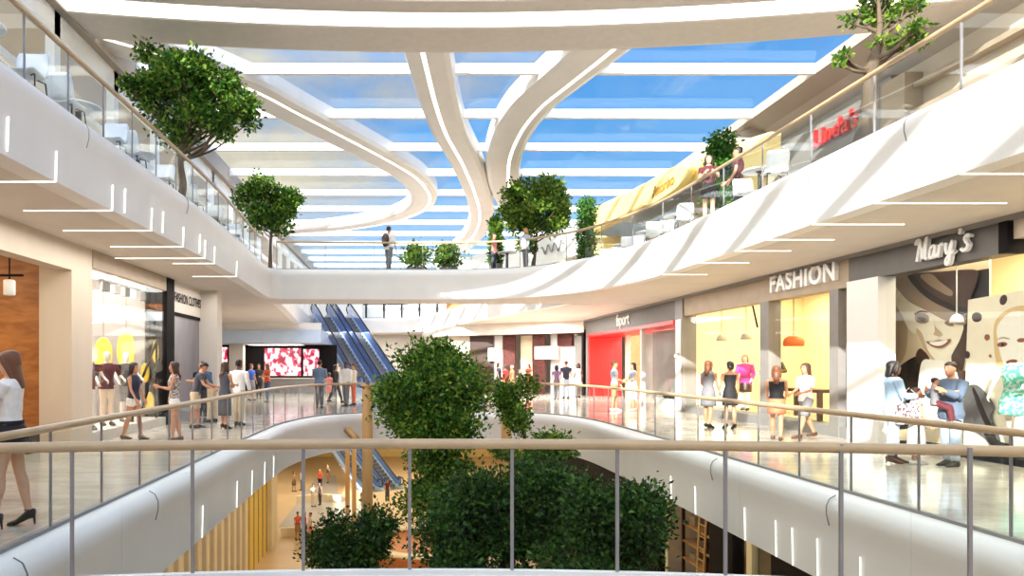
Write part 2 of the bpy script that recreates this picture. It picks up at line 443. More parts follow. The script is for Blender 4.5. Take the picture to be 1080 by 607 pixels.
# three ribbon beams curling away below the glass
def ribbon(pts, w0, w1, label, strip_off):
    p = [Vector((x, y, 0)) for x, y in pts]
    p = resample(spline(p, 14), .45)
    nr = normals2d(p, 1); b = MB(); g = MB(); rows = []; gr = []
    for i, (q, n) in enumerate(zip(p, nr)):
        t = i/(len(p)-1); w = (w0+(w1-w0)*t)/2
        rows.append([q+n*(o*w)+Vector((0, 0, z)) for o, z in ((-1, 9.92), (-1, 9.56), (-.92, 9.42), (-.7, 9.36), (.7, 9.36), (.92, 9.42), (1, 9.56), (1, 9.92))])
        a = strip_off*w; gr.append([q+n*(a-.055)+Vector((0, 0, 9.355)), q+n*(a+.055)+Vector((0, 0, 9.355))])
    b.rows(rows, 0, closed=True, caps=True, sm=False)
    g.rows(gr, 0)
    o = b.build('ribbon_beam', 'white_plaster'); tag(o, label, 'roof beam', 'curved ribbon beams under the skylight')
    gg = g.build('light_strip', 'strip_glow'); gg.parent = o; gg['label'] = 'thin glowing light strip'
    return o
def unp(px, py, z=9.45):
    d = F*(z-EYE)/(PY-py); return ((px-PX)/F*d, d)
ribbon([unp(*q) for q in [(100, 40), (180, 64), (262, 96), (303, 117), (352, 142), (402, 168), (434, 188), (447, 207), (438, 221), (408, 232), (360, 240), (310, 244), (262, 247)]], 1.35, 1.2,
       'sweeping white ribbon beam that hooks back on itself at the left of the skylight', .45)
ribbon([unp(*q) for q in [(449, 48), (455, 75), (463, 108), (474, 140), (491, 172), (504, 205), (508, 228), (501, 247), (486, 262), (466, 271)]], 1.2, 1.3,
       'slender white ribbon beam snaking down the middle of the skylight', -.15)
ribbon([unp(*q) for q in [(640, 46), (616, 66), (589, 88), (561, 112), (541, 140), (531, 170), (533, 200), (545, 225), (566, 244)]], 1.5, 1.2,
       'white ribbon beam curving down behind the round-crowned tree', .3)

# left terrace wall and right terrace wall
struct(MB().box(-7.6, -7.4, -12, 11.5, Z2, 9.2).build('wall_terrace_left', 'white_plaster'))
lw = MB()
for y in np.arange(11.5, 62, 3.0): lw.box(-7.6, -7.4, y, y+.25, Z2, 9.2)
lw.box(-7.6, -7.4, 11.5, 62, 8.7, 9.2); lw.box(-7.6, -7.4, 11.5, 62, Z2, Z2+.25); lw.box(-7.58, -7.42, 11.5, 62, 7.4, 7.55)
struct(lw.build('trim_5', 'white_metal'))
struct(MB().box(-7.52, -7.48, 11.5, 62, Z2+.2, 8.8).build('window_2', 'roof_glass'))
# right terrace: stone-clad wall with ledges near, shop bays beyond
rw = MB(); rw.box(12.5, 12.8, -12, 30, Z2, 9.0)
struct(rw.build('wall_terrace_right', 'beige_panel'))
ld = MB()
for z0, z1, d in ((7.55, 7.75, .35), (8.3, 8.42, .25)): ld.box(12.5-d, 12.5, -4, 17.0, z0, z1)
ld.box(12.05, 12.5, 16.4, 17.2, 6.3, 8.7)
struct(ld.build('trim_6', 'beige_dark'))
struct(MB().box(12.3, 12.5, 17.2, 22.4, 7.35, 8.95).build('trim_7', 'mid_grey'))   # signboard band
struct(MB().box(12.38, 12.5, 17.2, 22.4, Z2, 7.35).build('trim_8', 'near_black'))

# far ends of both upper storeys
bw = MB(); bw.box(-14, 15, 61.6, 62, Z2, 7.9)
struct(bw.build('wall_terrace_far', 'white_plaster'))
bm_ = MB()
for x in np.arange(-13, 12, 1.6): bm_.box(x, x+.14, 61.45, 61.6, Z2, 7.6)
struct(bm_.build('trim_9', 'near_black'))
struct(MB().box(-14, 15, 54.6, 55, 0, 4.1).build('wall_gallery_far', 'soffit_plaster'))

def edge_x(path, y, right):
    h = [p for i, p in enumerate(path) if (i > len(path)*.5) == right]
    return min(h, key=lambda p: abs(p.y-y)).x+(.056 if right else -.056)
# ================================================================== light strips recessed in fascia and soffit
def strip(name, pts, label, group, w=.011):
    b = MB()
    b.tube(pts, w, n=4, sm=False)
    o = b.build('ceiling_light_strip', 'strip_glow'); tag(o, label, 'light strip', group); return o
for y, vert, ln in ((8.0, 1, 0), (9.1, 1, 1.25), (10.8, 1, 1.4), (11.25, 1, 0), (12.4, 1, 1.6), (12.95, 1, 0), (14.1, 1, 1.5), (15.2, 1, 0), (15.6, 1, 2.2), (16.4, 1, 1.0), (18.8, 1, 1.2)):
    x = -4.68+.0+ .0
    x = edge_x(L2_PATH, y, False)
    pts = []
    if ln: pts = [(x-ln, y, 4.095), (x+.0, y, 4.095), (x, y, 4.1), (x+.012, y, 4.5)]
    else: pts = [(x, y, 4.16), (x+.012, y, 4.56)]
    strip('light_strip', pts, 'slim light strip %s left upper slab' % ('bent from the face to the underside of the' if ln else 'standing upright on the face of the'), 'light strips of the left upper slab' + (' turning under it' if ln else ' on its face only'))
for y, ln, v in ((7.2, 2.0, 0), (8.72, 1.9, 0), (10.3, 2.0, 0), (11.85, 1.6, 1), (13.3, 1.3, 1), (14.6, 1.2, 0), (16.3, 1.2, 0), (18.4, 1.2, 0)):
    x = edge_x(L2_PATH, y, True)
    pts = [(x+ln, y, 4.095), (x, y, 4.095)]
    if v: pts += [(x, y, 4.1), (x+.0, y, 4.32)]
    strip('light_strip', pts, 'slim light strip%s crossing the underside of the right upper slab' % (' with an upturned end' if v else ''), 'right soffit light strips' + (' with upturned ends' if v else ''))
for px, side in ((212, -1), (249, -1), (265, -1), (278, -1), (287, -1), (815, 1), (833, 1), (860, 1), (906, 1), (782, 1), (729, 1), (703, 1)):
    X = -3.33 if side < 0 else 5.5
    y = F*X/(px-PX)
    X = -3.36+.02 if side < 0 else 5.56
    X = edge_x(L1_PATH, y, side > 0)
    strip('light_strip', [(X-.0, y, -1.19), (X-.012*side*1, y, -.66)], 'slim upright light strip on the fascia of the %s gallery slab' % ('left' if side < 0 else 'right'), 'upright strips of the %s gallery slab' % ('left' if side < 0 else 'right'), .0065)

# hairline joints in the bullnose
for X, y, z, sd in ((-3.25, 9.05, 0, 1), (-3.25, 5.9, 0, 1), (5.43, 8.75, 0, -1), (5.5, 12.2, 0, -1), (7.05, 9.6, Z2, -1), (7.05, 11.9, Z2, -1), (-4.56, 9.9, Z2, 1), (-4.47, 14.2, Z2, 1)):
    b = MB(); b.tube([(X+sd*(o+.004), y, z+d) for o, d in NOSE[1:6]], .008, n=5)
    struct(b.build('trim_joint', 'mid_grey'))

# ================================================================== balustrades
def balustrade(label, path, z, name='balustrade', step=1.15, h=1.02, rail_r=.04, base=.0, side=1, rail_m='rail_wood', post_w=.02, posts_at=None, glass=True, post_m='steel', group=None, top=0.03, chan='mid_grey'):
    root = thing(name, label, 'railing', (path[0].x, path[0].y, z), 0, group)
    P = [Vector((p.x, p.y, z+base)) for p in path]
    world_child(MB().tube([p+Vector((0, 0, h)) for p in P], rail_r, n=10).build('handrail', rail_m), root)
    marks = posts_at or resample(P, step)
    for p in marks:
        p = Vector((p.x, p.y, z+base))
        # local direction of the path, so that the flat of the post follows it
        j = min(range(len(P)), key=lambda k: (P[k]-p).length)
        t = P[min(j+1, len(P)-1)]-P[max(j-1, 0)]; a = math.atan2(t.y, t.x)
        world_child(MB().obox(p+Vector((0, 0, (h+top)/2-.02)), (post_w/2, .011, (h+top)/2+.02), a).build('post', post_m), root)
    if glass:
        L = [0]
        for a, b in zip(P, P[1:]): L.append(L[-1]+(b-a).length)
        fine = resample(P, .25); per = max(1, round(step/.25)); i = 0
        while i < len(fine)-1:
            seg = fine[i:i+per+1]
            nr = normals2d(seg, 1); b = MB()
            seg2 = list(seg)
            rows = [[q+n*.006, q+n*.006+Vector((0, 0, h-.06)), q-n*.006+Vector((0, 0, h-.06)), q-n*.006] for q, n in zip(seg2, nr)]
            for r in rows:
                for v in r: v.z += .0
            b.rows(rows, 0, closed=True, caps=True)
            world_child(b.build('glass_panel', 'rail_glass'), root); i += per
    ch = MB(); nr = normals2d(P, 1)
    ch.rows([[q+n*.03, q+n*.03+Vector((0, 0, .035)), q-n*.03+Vector((0, 0, .035)), q-n*.03] for q, n in zip(P, nr)], 0, closed=True, caps=True)
    world_child(ch.build('base_channel', chan), root)
    return root

def inset(path, d): return [p+n*(-d) for p, n in zip(path, normals2d(path, 1))]
I1 = inset(L1_PATH, .30); I2 = inset(L2_PATH, .32); I2B = inset(L2B_PATH, .3)
def cut(path, f): return [p for p in path if f(p)]
left1 = [p for i, p in enumerate(I1) if p.y > 5.3 and i < len(I1)*.5 and p.x < -1.15]
right1 = [p for i, p in enumerate(I1) if p.y > 5.12 and i > len(I1)*.5 and p.x > 3.2]
balustrade('long glass balustrade with tan handrail along the left gallery edge', left1, 0)
balustrade('long glass balustrade with tan handrail along the right gallery edge', right1, 0)
mid1 = [p for p in I1 if p.y > 22 and -1.2 <= p.x <= 3.0]
balustrade('short glass balustrade at the far end of the gallery void, behind the tall tree', mid1, 0)
# near one, in front of the camera: posts where the photograph shows them
nearline = [Vector((p.x, p.y-.06, 0)) for p in NEAR]
pp = []
for px in (-40, 76, 203, 320, 432, 540, 651, 765, 887, 1023):
    x = (px-PX)/F*5.6
    y = 5.66-.026*(x-.2)**2; x = (px-PX)/F*y; pp.append(Vector((x, y, 0)))
balustrade('nearest glass balustrade with tan handrail spanning the whole view', nearline, 0, h=1.075, rail_r=.043, base=-.075+.0, posts_at=pp, post_w=.027, chan='white_plaster')
left2 = [p for i, p in enumerate(I2) if i < len(I2)*.42 and p.y > 3 and p.y < 24.6]
mid2 = [p for p in I2 if p.y > 24.3 and -4.7 < p.x < 4.4]
right2 = [p for i, p in enumerate(I2) if i > len(I2)*.55 and p.x > 4.3 and p.y > 3]
balustrade('glass balustrade of the left upper terrace, above the slab with L-shaped lights', left2, Z2)
balustrade('glass balustrade along the upper bridge where the backpacker walks', mid2, Z2, step=1.9)
balustrade('glass balustrade of the right upper terrace below the red sign', right2, Z2, step=1.6)
far2 = [p for p in I2B if p.y > 49.6 and p.x < 1.2]
balustrade('dark-posted railing on the far upper landing beside the escalator head', [p for p in far2 if p.x > -3.2], Z2, rail_m='near_black', post_m='near_black', step=1.6)
balustrade('dark-posted railing on the far upper landing, left of the escalator head', [Vector((-13.5, 50.9, 0)), Vector((-11, 50.9, 0)), Vector((-9, 50.9, 0)), Vector((-7.9, 51.0, 0))], Z2, rail_m='near_black', post_m='near_black', step=1.6, glass=True)
emit_mat('panel_warm', (255, 236, 196), 6.0)
emit_mat('panel_white', (255, 250, 242), 9.0)
emit_mat('panel_strong', (255, 242, 216), 13.0)
emit_mat('panel_bright', (255, 250, 242), 18.0)
mat('screen_dark', (40, 10, 18), .3, vary=0)
def screen_mat():
    m = bpy.data.materials.new('screen_picture'); m.use_nodes = True
    nt = m.node_tree; b = nt.nodes['Principled BSDF']
    tc = nt.nodes.new('ShaderNodeTexCoord'); mp = nt.nodes.new('ShaderNodeMapping'); mp.inputs['Scale'].default_value = (1.6, 1, 1.2)
    nz = nt.nodes.new('ShaderNodeTexNoise'); nz.inputs['Scale'].default_value = 2.3; nz.inputs['Detail'].default_value = 2
    rp = nt.nodes.new('ShaderNodeValToRGB')
    el = rp.color_ramp.elements; el[0].position = .36; el[0].color = rgb((150, 10, 40)); el[1].position = .56; el[1].color = rgb((255, 244, 240))
    e = el.new(.45); e.color = rgb((226, 40, 90))
    nt.links.new(tc.outputs['Object'], mp.inputs['Vector']); nt.links.new(mp.outputs['Vector'], nz.inputs['Vector']); nt.links.new(nz.outputs['Fac'], rp.inputs['Fac'])
    nt.links.new(rp.outputs['Color'], b.inputs['Emission Color']); b.inputs['Emission Strength'].default_value = 1.6
    b.inputs['Base Color'].default_value = (.02, .02, .02, 1); MATS['screen_picture'] = m
screen_mat()
XL, XR = -6.6, 10.0
def S(name, b, m, recalc=True, bevel=0): return struct(b.build(name, m, recalc=recalc, bevel=bevel))
def ceiling_panel(x0, x1, y0, y1, z, label, m='panel_warm', group=None):
    r = thing('ceiling_light', label, 'ceiling light', ((x0+x1)/2, (y0+y1)/2, z), 0, group)
    f = MB()
    for a in ((x0-.05, x1+.05, y0-.05, y0), (x0-.05, x1+.05, y1, y1+.05), (x0-.05, x0, y0, y1), (x1, x1+.05, y0, y1)): f.box(*a, z-.05, z)
    fo = world_child(f.build('frame', 'white_metal'), r)
    MB().box(x0, x1, y0, y1, z-.03, z-.02).build('diffuser', m, fo)
    return r

# ------------------------------------------------------------------ left: wood-lined shop, pillar
S('wall_left_header', MB().box(XL-.35, XL, 5, 13.6, 3.55, 4.1), 'beige_panel')
S('wall_left_pillar', MB().box(XL-.65, XL, 13.6, 14.5, 0, 4.1), 'beige_panel')
S('wall_left_wood', MB().box(-14, XL-.65, 13.75, 14.0, 0, 4.1), 'wood_orange')
S('wall_left_back', MB().box(-11.2, -11, 3, 13.75, 0, 4.1), 'wood_orange')
ceiling_panel(-10.2, -8.2, 7.5, 12.6, 4.08, 'warm glowing ceiling panel inside the wood-lined shop', 'panel_warm')
# spot lamp hanging in the wood shop
p = at(10, 303, 12.4)
sp = thing('track_spotlight', 'white cylinder spotlight hanging in the opening of the wood-lined shop', 'spotlight', (p.x, p.y, p.z))
MB().lathe([(.09, -.14), (.1, -.13), (.1, .12), (.08, .14)], n=18).build('lamp_head', 'white_metal', sp)
MB().tube([(0, 0, .13), (0, 0, 4.08-p.z)], .015, n=6).build('stem', 'near_black', sp)
MB().box(-.25, .25, -.02, .02, .2, .24).build('track', 'near_black', sp)
# low wooden bench seen behind the near woman
bn = thing('wooden_bench', 'low dark wooden bench at the mouth of the wood-lined shop', 'bench', (-7.6, 12.9, 0))
MB().rbox((0, 0, .42), (.75, .22, .04), .03).build('seat', 'wood_orange', bn)
for sx in (-.6, .6): MB().obox((sx, 0, .19), (.04, .18, .19)).build('leg', 'dark_table', bn)

# ------------------------------------------------------------------ left: clothes window with mannequins
S('wall_left_lintel', MB().box(XL-.25, XL+.02, 14.5, 19.0, 3.72, 4.1), 'beige_dark')
S('baseboard_left', MB().box(XL-1.6, XL, 14.5, 19.0, 0, .22), 'soffit_plaster')
S('window_3', MB().box(XL-.03, XL-.01, 14.5, 19.0, .22, 3.72), 'shop_glass')
S('wall_left_display', MB().box(-10.6, -10.4, 14.0, 22.3, 0, 4.1), 'lavender_grey')
S('wall_left_partition', MB().box(-10.4, -9.2, 16.2, 16.6, 0, 3.0), 'terracotta')
S('wall_left_partition_far', MB().box(-10.4, -7.2, 19.05, 19.25, 0, 4.1), 'mid_grey')
ceiling_panel(-9.8, -7.2, 14.9, 18.7, 4.06, 'glowing white ceiling panel inside the mannequin window on the left', 'panel_bright')
tr = thing('spotlight_track', 'row of small white cube spotlights along the top of the left clothes window', 'spotlights', (XL-.45, 14.8, 3.62))
world_child(MB().box(XL-.47, XL-.43, 14.7, 18.8, 3.66, 3.69).build('track', 'near_black'), tr)
for k in range(7):
    y = 14.95+.58*k
    c = world_child(MB().rbox((XL-.42, y, 3.5), (.085, .085, .11), .02, rotz=.3*k).build('lamp_head', 'white_metal' if k % 2 else 'mid_grey'), tr)
# oval boards of the display
for px, py, d, w, h, lab in ((109, 374, 17.6, .24, .46, 'tall yellow oval board behind the leftmost mannequins of the clothes window'),
                             (133, 370, 18.2, .24, .52, 'tall yellow oval board behind the dark-topped mannequin of the clothes window'),
                             (153, 393, 18.4, .12, .26, 'small yellow oval board at shoulder height between the two talking women'),
                             (164, 371, 18.7, .08, .30, 'narrow yellow oval board hung highest near the dark pillar'),
                             (158, 424, 18.5, .12, .28, 'small yellow oval board hung low between the two talking women')):
    q = at(px, py, d)
    r = thing('oval_board', lab, 'display board', (q.x, q.y, q.z))
    b = MB(); b.rows([[Vector((w*math.cos(2*math.pi*k/24)*s, dy, h*math.sin(2*math.pi*k/24)*s)) for k in range(24)] for dy, s in ((-.03, .93), (-.02, 1), (.02, 1), (.03, .93))], closed=True, caps=True)
    b.build('board', 'yellow_panel', r)
    MB().tube([(0, 0, h*.95), (0, 0, 4.1-q.z)], .006, n=5).build('cord', 'near_black', r)
dg_ = thing('stair_rail', 'dark diagonal rail crossing the left clothes window behind the talking women', 'railing', (-7.4, 18.2, .3))
a0 = at(140, 425, 17.9); a1 = at(165, 360, 18.6); a2 = at(150, 430, 17.9); a3 = at(168, 378, 18.6)
world_child(MB().tube([a0, a1], .035, n=6).build('top_bar', 'near_black'), dg_); world_child(MB().tube([a2, a3], .025, n=6).build('lower_bar', 'near_black'), dg_)
world_child(MB().tube([(a0.x, a0.y, .2), a0], .03, n=6).build('post', 'near_black'), dg_); world_child(MB().tube([(a1.x, a1.y, .2), a1+Vector((0, 0, .0))], .03, n=6).build('post', 'near_black'), dg_)

# ------------------------------------------------------------------ left: dark pillar, FASHION CLOTHES bay, white pillar
S('wall_left_pillar_dark', MB().box(XL-.3, XL+.04, 19.0, 19.6, 0, 4.1), 'near_black')
S('wall_left_sign_band', MB().box(XL-.15, XL, 19.6, 22.3, 3.2, 4.1), 'soffit_plaster')
S('wall_left_shutter', MB().box(XL-.15, XL-.06, 19.6, 22.3, 0, 3.2), 'lavender_grey')
S('trim_shutter', MB().box(XL-.06, XL-.02, 19.6, 22.3, 3.1, 3.2), 'near_black')
S('wall_left_pillar_white', MB().box(XL-.1, XL+.52, 22.3, 22.95, 0, 4.1), 'soffit_plaster')
S('wall_left_return', MB().box(-14, XL-.1, 22.6, 22.9, 0, 4.1), 'soffit_plaster')

def text_sign(name, body, size, M, label, m, ext=.03, shear=0.0, cat='sign', off=0.0, spacing=1.0, bold=0.0):
    cu = bpy.data.curves.new(name, 'FONT'); cu.body = body; cu.size = size; cu.extrude = ext; cu.shear = shear
    cu.align_x = 'CENTER'; cu.align_y = 'CENTER'; cu.space_character = spacing; cu.offset = bold
    o = bpy.data.objects.new(name, cu); COL.objects.link(o); o.matrix_world = M
    cu.materials.append(MATS[m])
    bpy.context.view_layer.update()
    me = bpy.data.meshes.new_from_object(o.evaluated_get(bpy.context.evaluated_depsgraph_get()))
    mw = o.matrix_world.copy(); bpy.data.objects.remove(o); o = bpy.data.objects.new(name, me); COL.objects.link(o); o.matrix_world = mw
    return tag(o, label, cat) if label else o
def M_right(p, tilt=0):             # text readable from the void on a wall whose face looks to -X
    m = Matrix(((0, 0, -1), (-1, 0, 0), (0, 1, 0))).to_4x4()
    return Matrix.Translation(p) @ m @ Matrix.Rotation(tilt, 4, 'Z')
def M_left(p):                      # on a wall whose face looks to +X
    m = Matrix(((0, 0, 1), (1, 0, 0), (0, 1, 0))).to_4x4()
    return Matrix.Translation(p) @ m
text_sign('shop_sign', 'FASHION CLOTHES', .38, M_left((XL+.02, 20.95, 3.62)) @ Matrix.Diagonal((.74, 1, 1, 1)), 'black lettered FASHION CLOTHES sign on the pale band beside the dark pillar', 'near_black', .002, bold=.006, spacing=1.04)

# ------------------------------------------------------------------ far end of the gallery: screens, counter, canopy
S('wall_far_black', MB().box(-12.3, -4.2, 43.3, 43.5, 0, 2.95), 'near_black')
for px0, px1, y0, y1, d, lab in ((279, 317.5, 367, 396, 43.2, 'wide glowing pink and white screen left of the escalator foot'),
                               (320, 336.5, 368, 396, 43.2, 'narrower glowing pink and white screen closest to the escalator'),
                               (232, 240, 366, 392, 43.2, 'sliver of a red screen beside the white pillar')):
    a = at(px0, y0, d); c = at(px1, y1, d)
    r = thing('display_screen', lab, 'screen', ((a.x+c.x)/2, d, c.z))
    f = MB()
    for q in ((a.x-.06, a.x, c.z-.06, a.z+.06), (c.x, c.x+.06, c.z-.06, a.z+.06), (a.x, c.x, a.z, a.z+.06), (a.x, c.x, c.z-.06, c.z)): f.box(q[0], q[1], d-.05, d+.05, q[2], q[3])
    fo = world_child(f.build('frame', 'near_black'), r)
    MB().box(a.x, c.x, d-.02, d, c.z, a.z).build('picture', 'screen_picture', fo)
ct = thing('counter', 'long grey counter in front of the glowing pink screens', 'counter', (-6.9, 40.8, 0))
MB().rbox((0, 0, .42), (2.4, .3, .42), .08).build('body', 'mid_grey', ct)
MB().rbox((0, 0, .87), (2.5, .36, .03), .08).build('worktop', 'beige_panel', ct)
cn = MB(); cn.box(-12.5, -4.75, 39.4, 43.3, 2.95, 3.7)
S('trim_canopy', cn, 'pale_blue')
S('trim_canopy_upstand', MB().box(-12.5, -4.75, 39.5, 39.8, 3.7, 4.1), 'white_plaster')
S('trim_pillar_far', MB().box(-10.6, -9.75, 41.6, 42.2, 0, 2.95), 'soffit_plaster')
ceiling_panel(-9.5, -6.2, 41.4, 42.8, 2.95, 'glowing panel under the pale blue canopy at the far end', 'panel_white')

# ------------------------------------------------------------------ right: end shop, portrait shop
S('wall_right_header_near', MB().box(XR, XR+.3, 2, 11.2, 3.72, 4.1), 'beige_panel')
S('wall_right_fascia_dark', MB().box(XR-.06, XR+.3, 11.35, 15.2, 3.5, 4.1), 'dark_grey')
S('wall_right_fascia_cap', MB().box(XR-.1, XR+.3, 11.18, 11.35, 3.5, 4.1), 'near_black')
S('trim_right_cornice', MB().box(XR-.14, XR+.3, 2, 38, 4.02, 4.12), 'mid_grey')
S('wall_right_portrait_back', MB().box(12.6, 12.8, 2, 15.2, 0, 4.1), 'cream_panel')
S('baseboard_right', MB().box(XR+.02, XR+.5, 2, 13.9, 0, .12), 'near_black')
S('wall_right_pillar_white', MB().box(XR-.12, XR+.25, 14.2, 15.2, 0, 3.5), 'white_plaster')
S('window_4', MB().box(XR+.04, XR+.06, 2, 14.2, .12, 3.5), 'clear_shop_glass')
ceiling_panel(10.35, 12.2, 9.0, 13.6, 4.07, 'warm glowing ceiling panel above the portrait posters', 'panel_strong')

# two big printed portraits: flat boards standing in the window
def poster(name, label, X, quad, shapes, frame=None):
    q = [onx(px, py, X) for px, py in quad]
    c = sum((Vector(p) for p in q), Vector())/len(q)
    r = thing(name, label, 'poster', (X, c.y, min(p.z for p in q)))
    world_child(MB().prism(q, (.04, 0, 0)).build('board', shapes[0]), r)
    k = 0
    for nm, m, poly in shapes[1:]:
        k += 1
        pts = [onx(px, py, X) for px, py in poly]
        pts = [Vector((X-.0022*k, p.y, p.z)) for p in pts]
        world_child(MB().prism(pts, (.002, 0, 0)).build(nm, m), r)
    return r
def z1(*pts): return [(920+x/4.044, 270+y/4.044) for x, y in pts]
def z2(*pts): return [(920+x/4.67, 370+y/4.67) for x, y in pts]
def ov(cx, cy, rx, ry, rot=0, n=18):
    return [(cx+rx*math.cos(2*math.pi*k/n)*math.cos(rot)-ry*math.sin(2*math.pi*k/n)*math.sin(rot), cy+rx*math.cos(2*math.pi*k/n)*math.sin(rot)+ry*math.sin(2*math.pi*k/n)*math.cos(rot)) for k in range(n)]
def smooth(pts, n=5):
    P = [Vector((x, y, 0)) for x, y in pts]; P = [P[-1]]+P+[P[0], P[1]]; out = []
    for i in range(1, len(P)-2):
        p0, p1, p2, p3 = P[i-1], P[i], P[i+1], P[i+2]
        for k in range(n):
            t = k/n; v = .5*((2*p1)+(p2-p0)*t+(2*p0-5*p1+4*p2-p3)*t*t+(3*p1-p0-3*p2+p3)*t**3); out.append((v.x, v.y))
    return out
for nm, c in (('print_cream', (226, 206, 172)), ('print_pale', (247, 238, 214)), ('print_white', (252, 248, 236)), ('print_taupe', (150, 128, 106)), ('print_brown', (70, 44, 36)),
              ('print_black', (24, 16, 18)), ('print_mid', (196, 170, 136)), ('print_grey', (92, 92, 92)), ('print_rose', (150, 92, 72)), ('print_tan', (226, 196, 140)), ('print_shade', (206, 180, 146))):
    mat(nm, c, .35, vary=.02)
poster('portrait_poster', 'tall sepia portrait poster of a smiling person in a tilted hat', 10.7, [(937, 288), (1043, 272), (1043, 474), (937, 462)], [
    'print_cream',
    ('background_shade', 'print_mid', smooth(z1((75, 160), (130, 200), (150, 300), (140, 420), (80, 470)))),
    ('dark_corner', 'print_black', z1((400, 68), (500, 52), (500, 200), (405, 330))),
    ('hair', 'print_pale', smooth(z1((112, 150), (160, 150), (190, 190), (190, 260), (185, 330), (150, 300), (128, 250), (100, 200)))),
    ('neck', 'print_pale', smooth(z1((240, 380), (345, 380), (370, 470), (340, 540), (230, 540), (220, 440)))),
    ('dark_side', 'print_brown', smooth(z1((385, 270), (405, 260), (400, 420), (378, 500), (340, 450), (352, 360)))),
    ('face', 'print_pale', smooth(z1((165, 175), (235, 195), (320, 262), (388, 288), (380, 345), (352, 400), (322, 448), (282, 455), (242, 420), (212, 365), (190, 310), (170, 240)))),
    ('cheek_shade', 'print_shade', smooth(z1((190, 310), (215, 330), (240, 400), (270, 440), (240, 425), (212, 368)))),
    ('jacket', 'print_black', smooth(z1((70, 540), (120, 470), (195, 425), (240, 445), (222, 480), (200, 620), (190, 720), (70, 720)))),
    ('collar', 'print_brown', smooth(z1((195, 405), (215, 395), (248, 438), (222, 470), (190, 440)))),
    ('shirt', 'print_white', smooth(z1((215, 452), (270, 445), (330, 452), (375, 500), (378, 600), (360, 720), (205, 720), (198, 600)))),
    ('jacket_far_side', 'print_brown', smooth(z1((350, 440), (380, 480), (430, 520), (440, 720), (375, 720), (380, 560)))),
    ('eye_shadow', 'print_taupe', smooth(ov(*z1((216, 264))[0], 7.5, 5.6, .2))),
    ('eye', 'print_black', smooth(ov(*z1((217, 268))[0], 4.6, 2.2, .15))),
    ('eyebrow', 'print_brown', smooth(z1((186, 244), (212, 232), (242, 236), (240, 240), (212, 238), (190, 250)))),
    ('far_eye', 'print_taupe', smooth(ov(*z1((335, 288))[0], 5.0, 2.2, .3))),
    ('nose_shade', 'print_mid', smooth(z1((268, 262), (276, 300), (302, 330), (290, 340), (268, 332), (274, 318)))),
    ('lips', 'print_rose', smooth(z1((236, 364), (262, 364), (290, 358), (318, 358), (342, 352), (326, 378), (298, 392), (266, 386)))),
    ('teeth', 'print_white', smooth(z1((252, 367), (290, 363), (330, 358), (312, 376), (290, 382), (268, 379)))),
    ('hat_brim', 'print_taupe', smooth(z1((92, 92), (130, 84), (168, 80), (200, 140), (262, 190), (340, 228), (402, 246), (404, 292), (330, 278), (240, 232), (165, 192), (118, 142)))),
    ('hat_crown', 'print_brown', smooth(z1((166, 80), (300, 66), (448, 58), (456, 100), (432, 170), (404, 246), (340, 228), (262, 190), (204, 140)))),
    ('hat_band', 'print_black', smooth(z1((160, 86), (185, 84), (225, 132), (290, 178), (360, 208), (412, 222), (404, 246), (340, 228), (262, 190), (202, 142)))),
    ('hat_sheen', 'print_taupe', smooth(z1((215, 82), (262, 76), (300, 110), (352, 150), (340, 170), (280, 140), (240, 112)))),
])
S('trim_poster_frame', MB().box(10.45, 10.68, 14.93, 15.08, .12, 3.5), 'near_black')
poster('portrait_poster', 'pale portrait poster with brown dots and a blonde head, nearest the frame edge', 10.54, [(1021, 316), (1112, 300), (1112, 520), (1016, 478)], [
    'print_pale',
    ('dot', 'print_brown', ov(*z1((446, 260))[0], 5.4, 5.2)), ('dot', 'print_brown', ov(*z1((560, 186))[0], 3.8, 5.6, .3)), ('dot', 'print_rose', ov(*z1((491, 346))[0], 2.8, 3.4)),
    ('dot', 'print_brown', ov(*z1((406, 420))[0], 3.0, 4.0)), ('dot', 'print_rose', ov(*z1((505, 425))[0], 1.4, 1.8)),
    ('hair', 'print_tan', smooth(z1((520, 330), (532, 270), (580, 228), (647, 210), (760, 210), (800, 330), (760, 520), (560, 520), (530, 440)))),
    ('face', 'print_white', smooth(z1((534, 330), (548, 280), (592, 240), (647, 236), (720, 260), (730, 400), (690, 480), (610, 500), (560, 450)))),
    ('eye', 'print_rose', smooth(ov(*z1((558, 376))[0], 5.4, 2.6, -.1))), ('pupil', 'print_black', ov(*z1((560, 377))[0], 1.6, 1.8)),
    ('far_eye', 'print_rose', smooth(ov(*z1((640, 358))[0], 4.4, 2.2, -.1))), ('eyebrow', 'print_mid', smooth(z1((536, 358), (560, 344), (590, 350), (588, 354), (560, 350)))),
    ('lips', 'print_rose', smooth(ov(*z1((600, 450))[0], 6, 2.4, -.15))),
    ('dark_drape', 'print_grey', smooth(z2((440, 180), (480, 168), (525, 168), (575, 215), (610, 272), (598, 330), (640, 440), (600, 450), (520, 400), (440, 360)))),
    ('drape_fold', 'print_black', smooth(z2((500, 190), (515, 190), (560, 290), (620, 430), (600, 430), (540, 310)))),
    ('dark_drape', 'print_black', smooth(z2((560, 400), (640, 445), (700, 460), (690, 480), (600, 470)))),
])
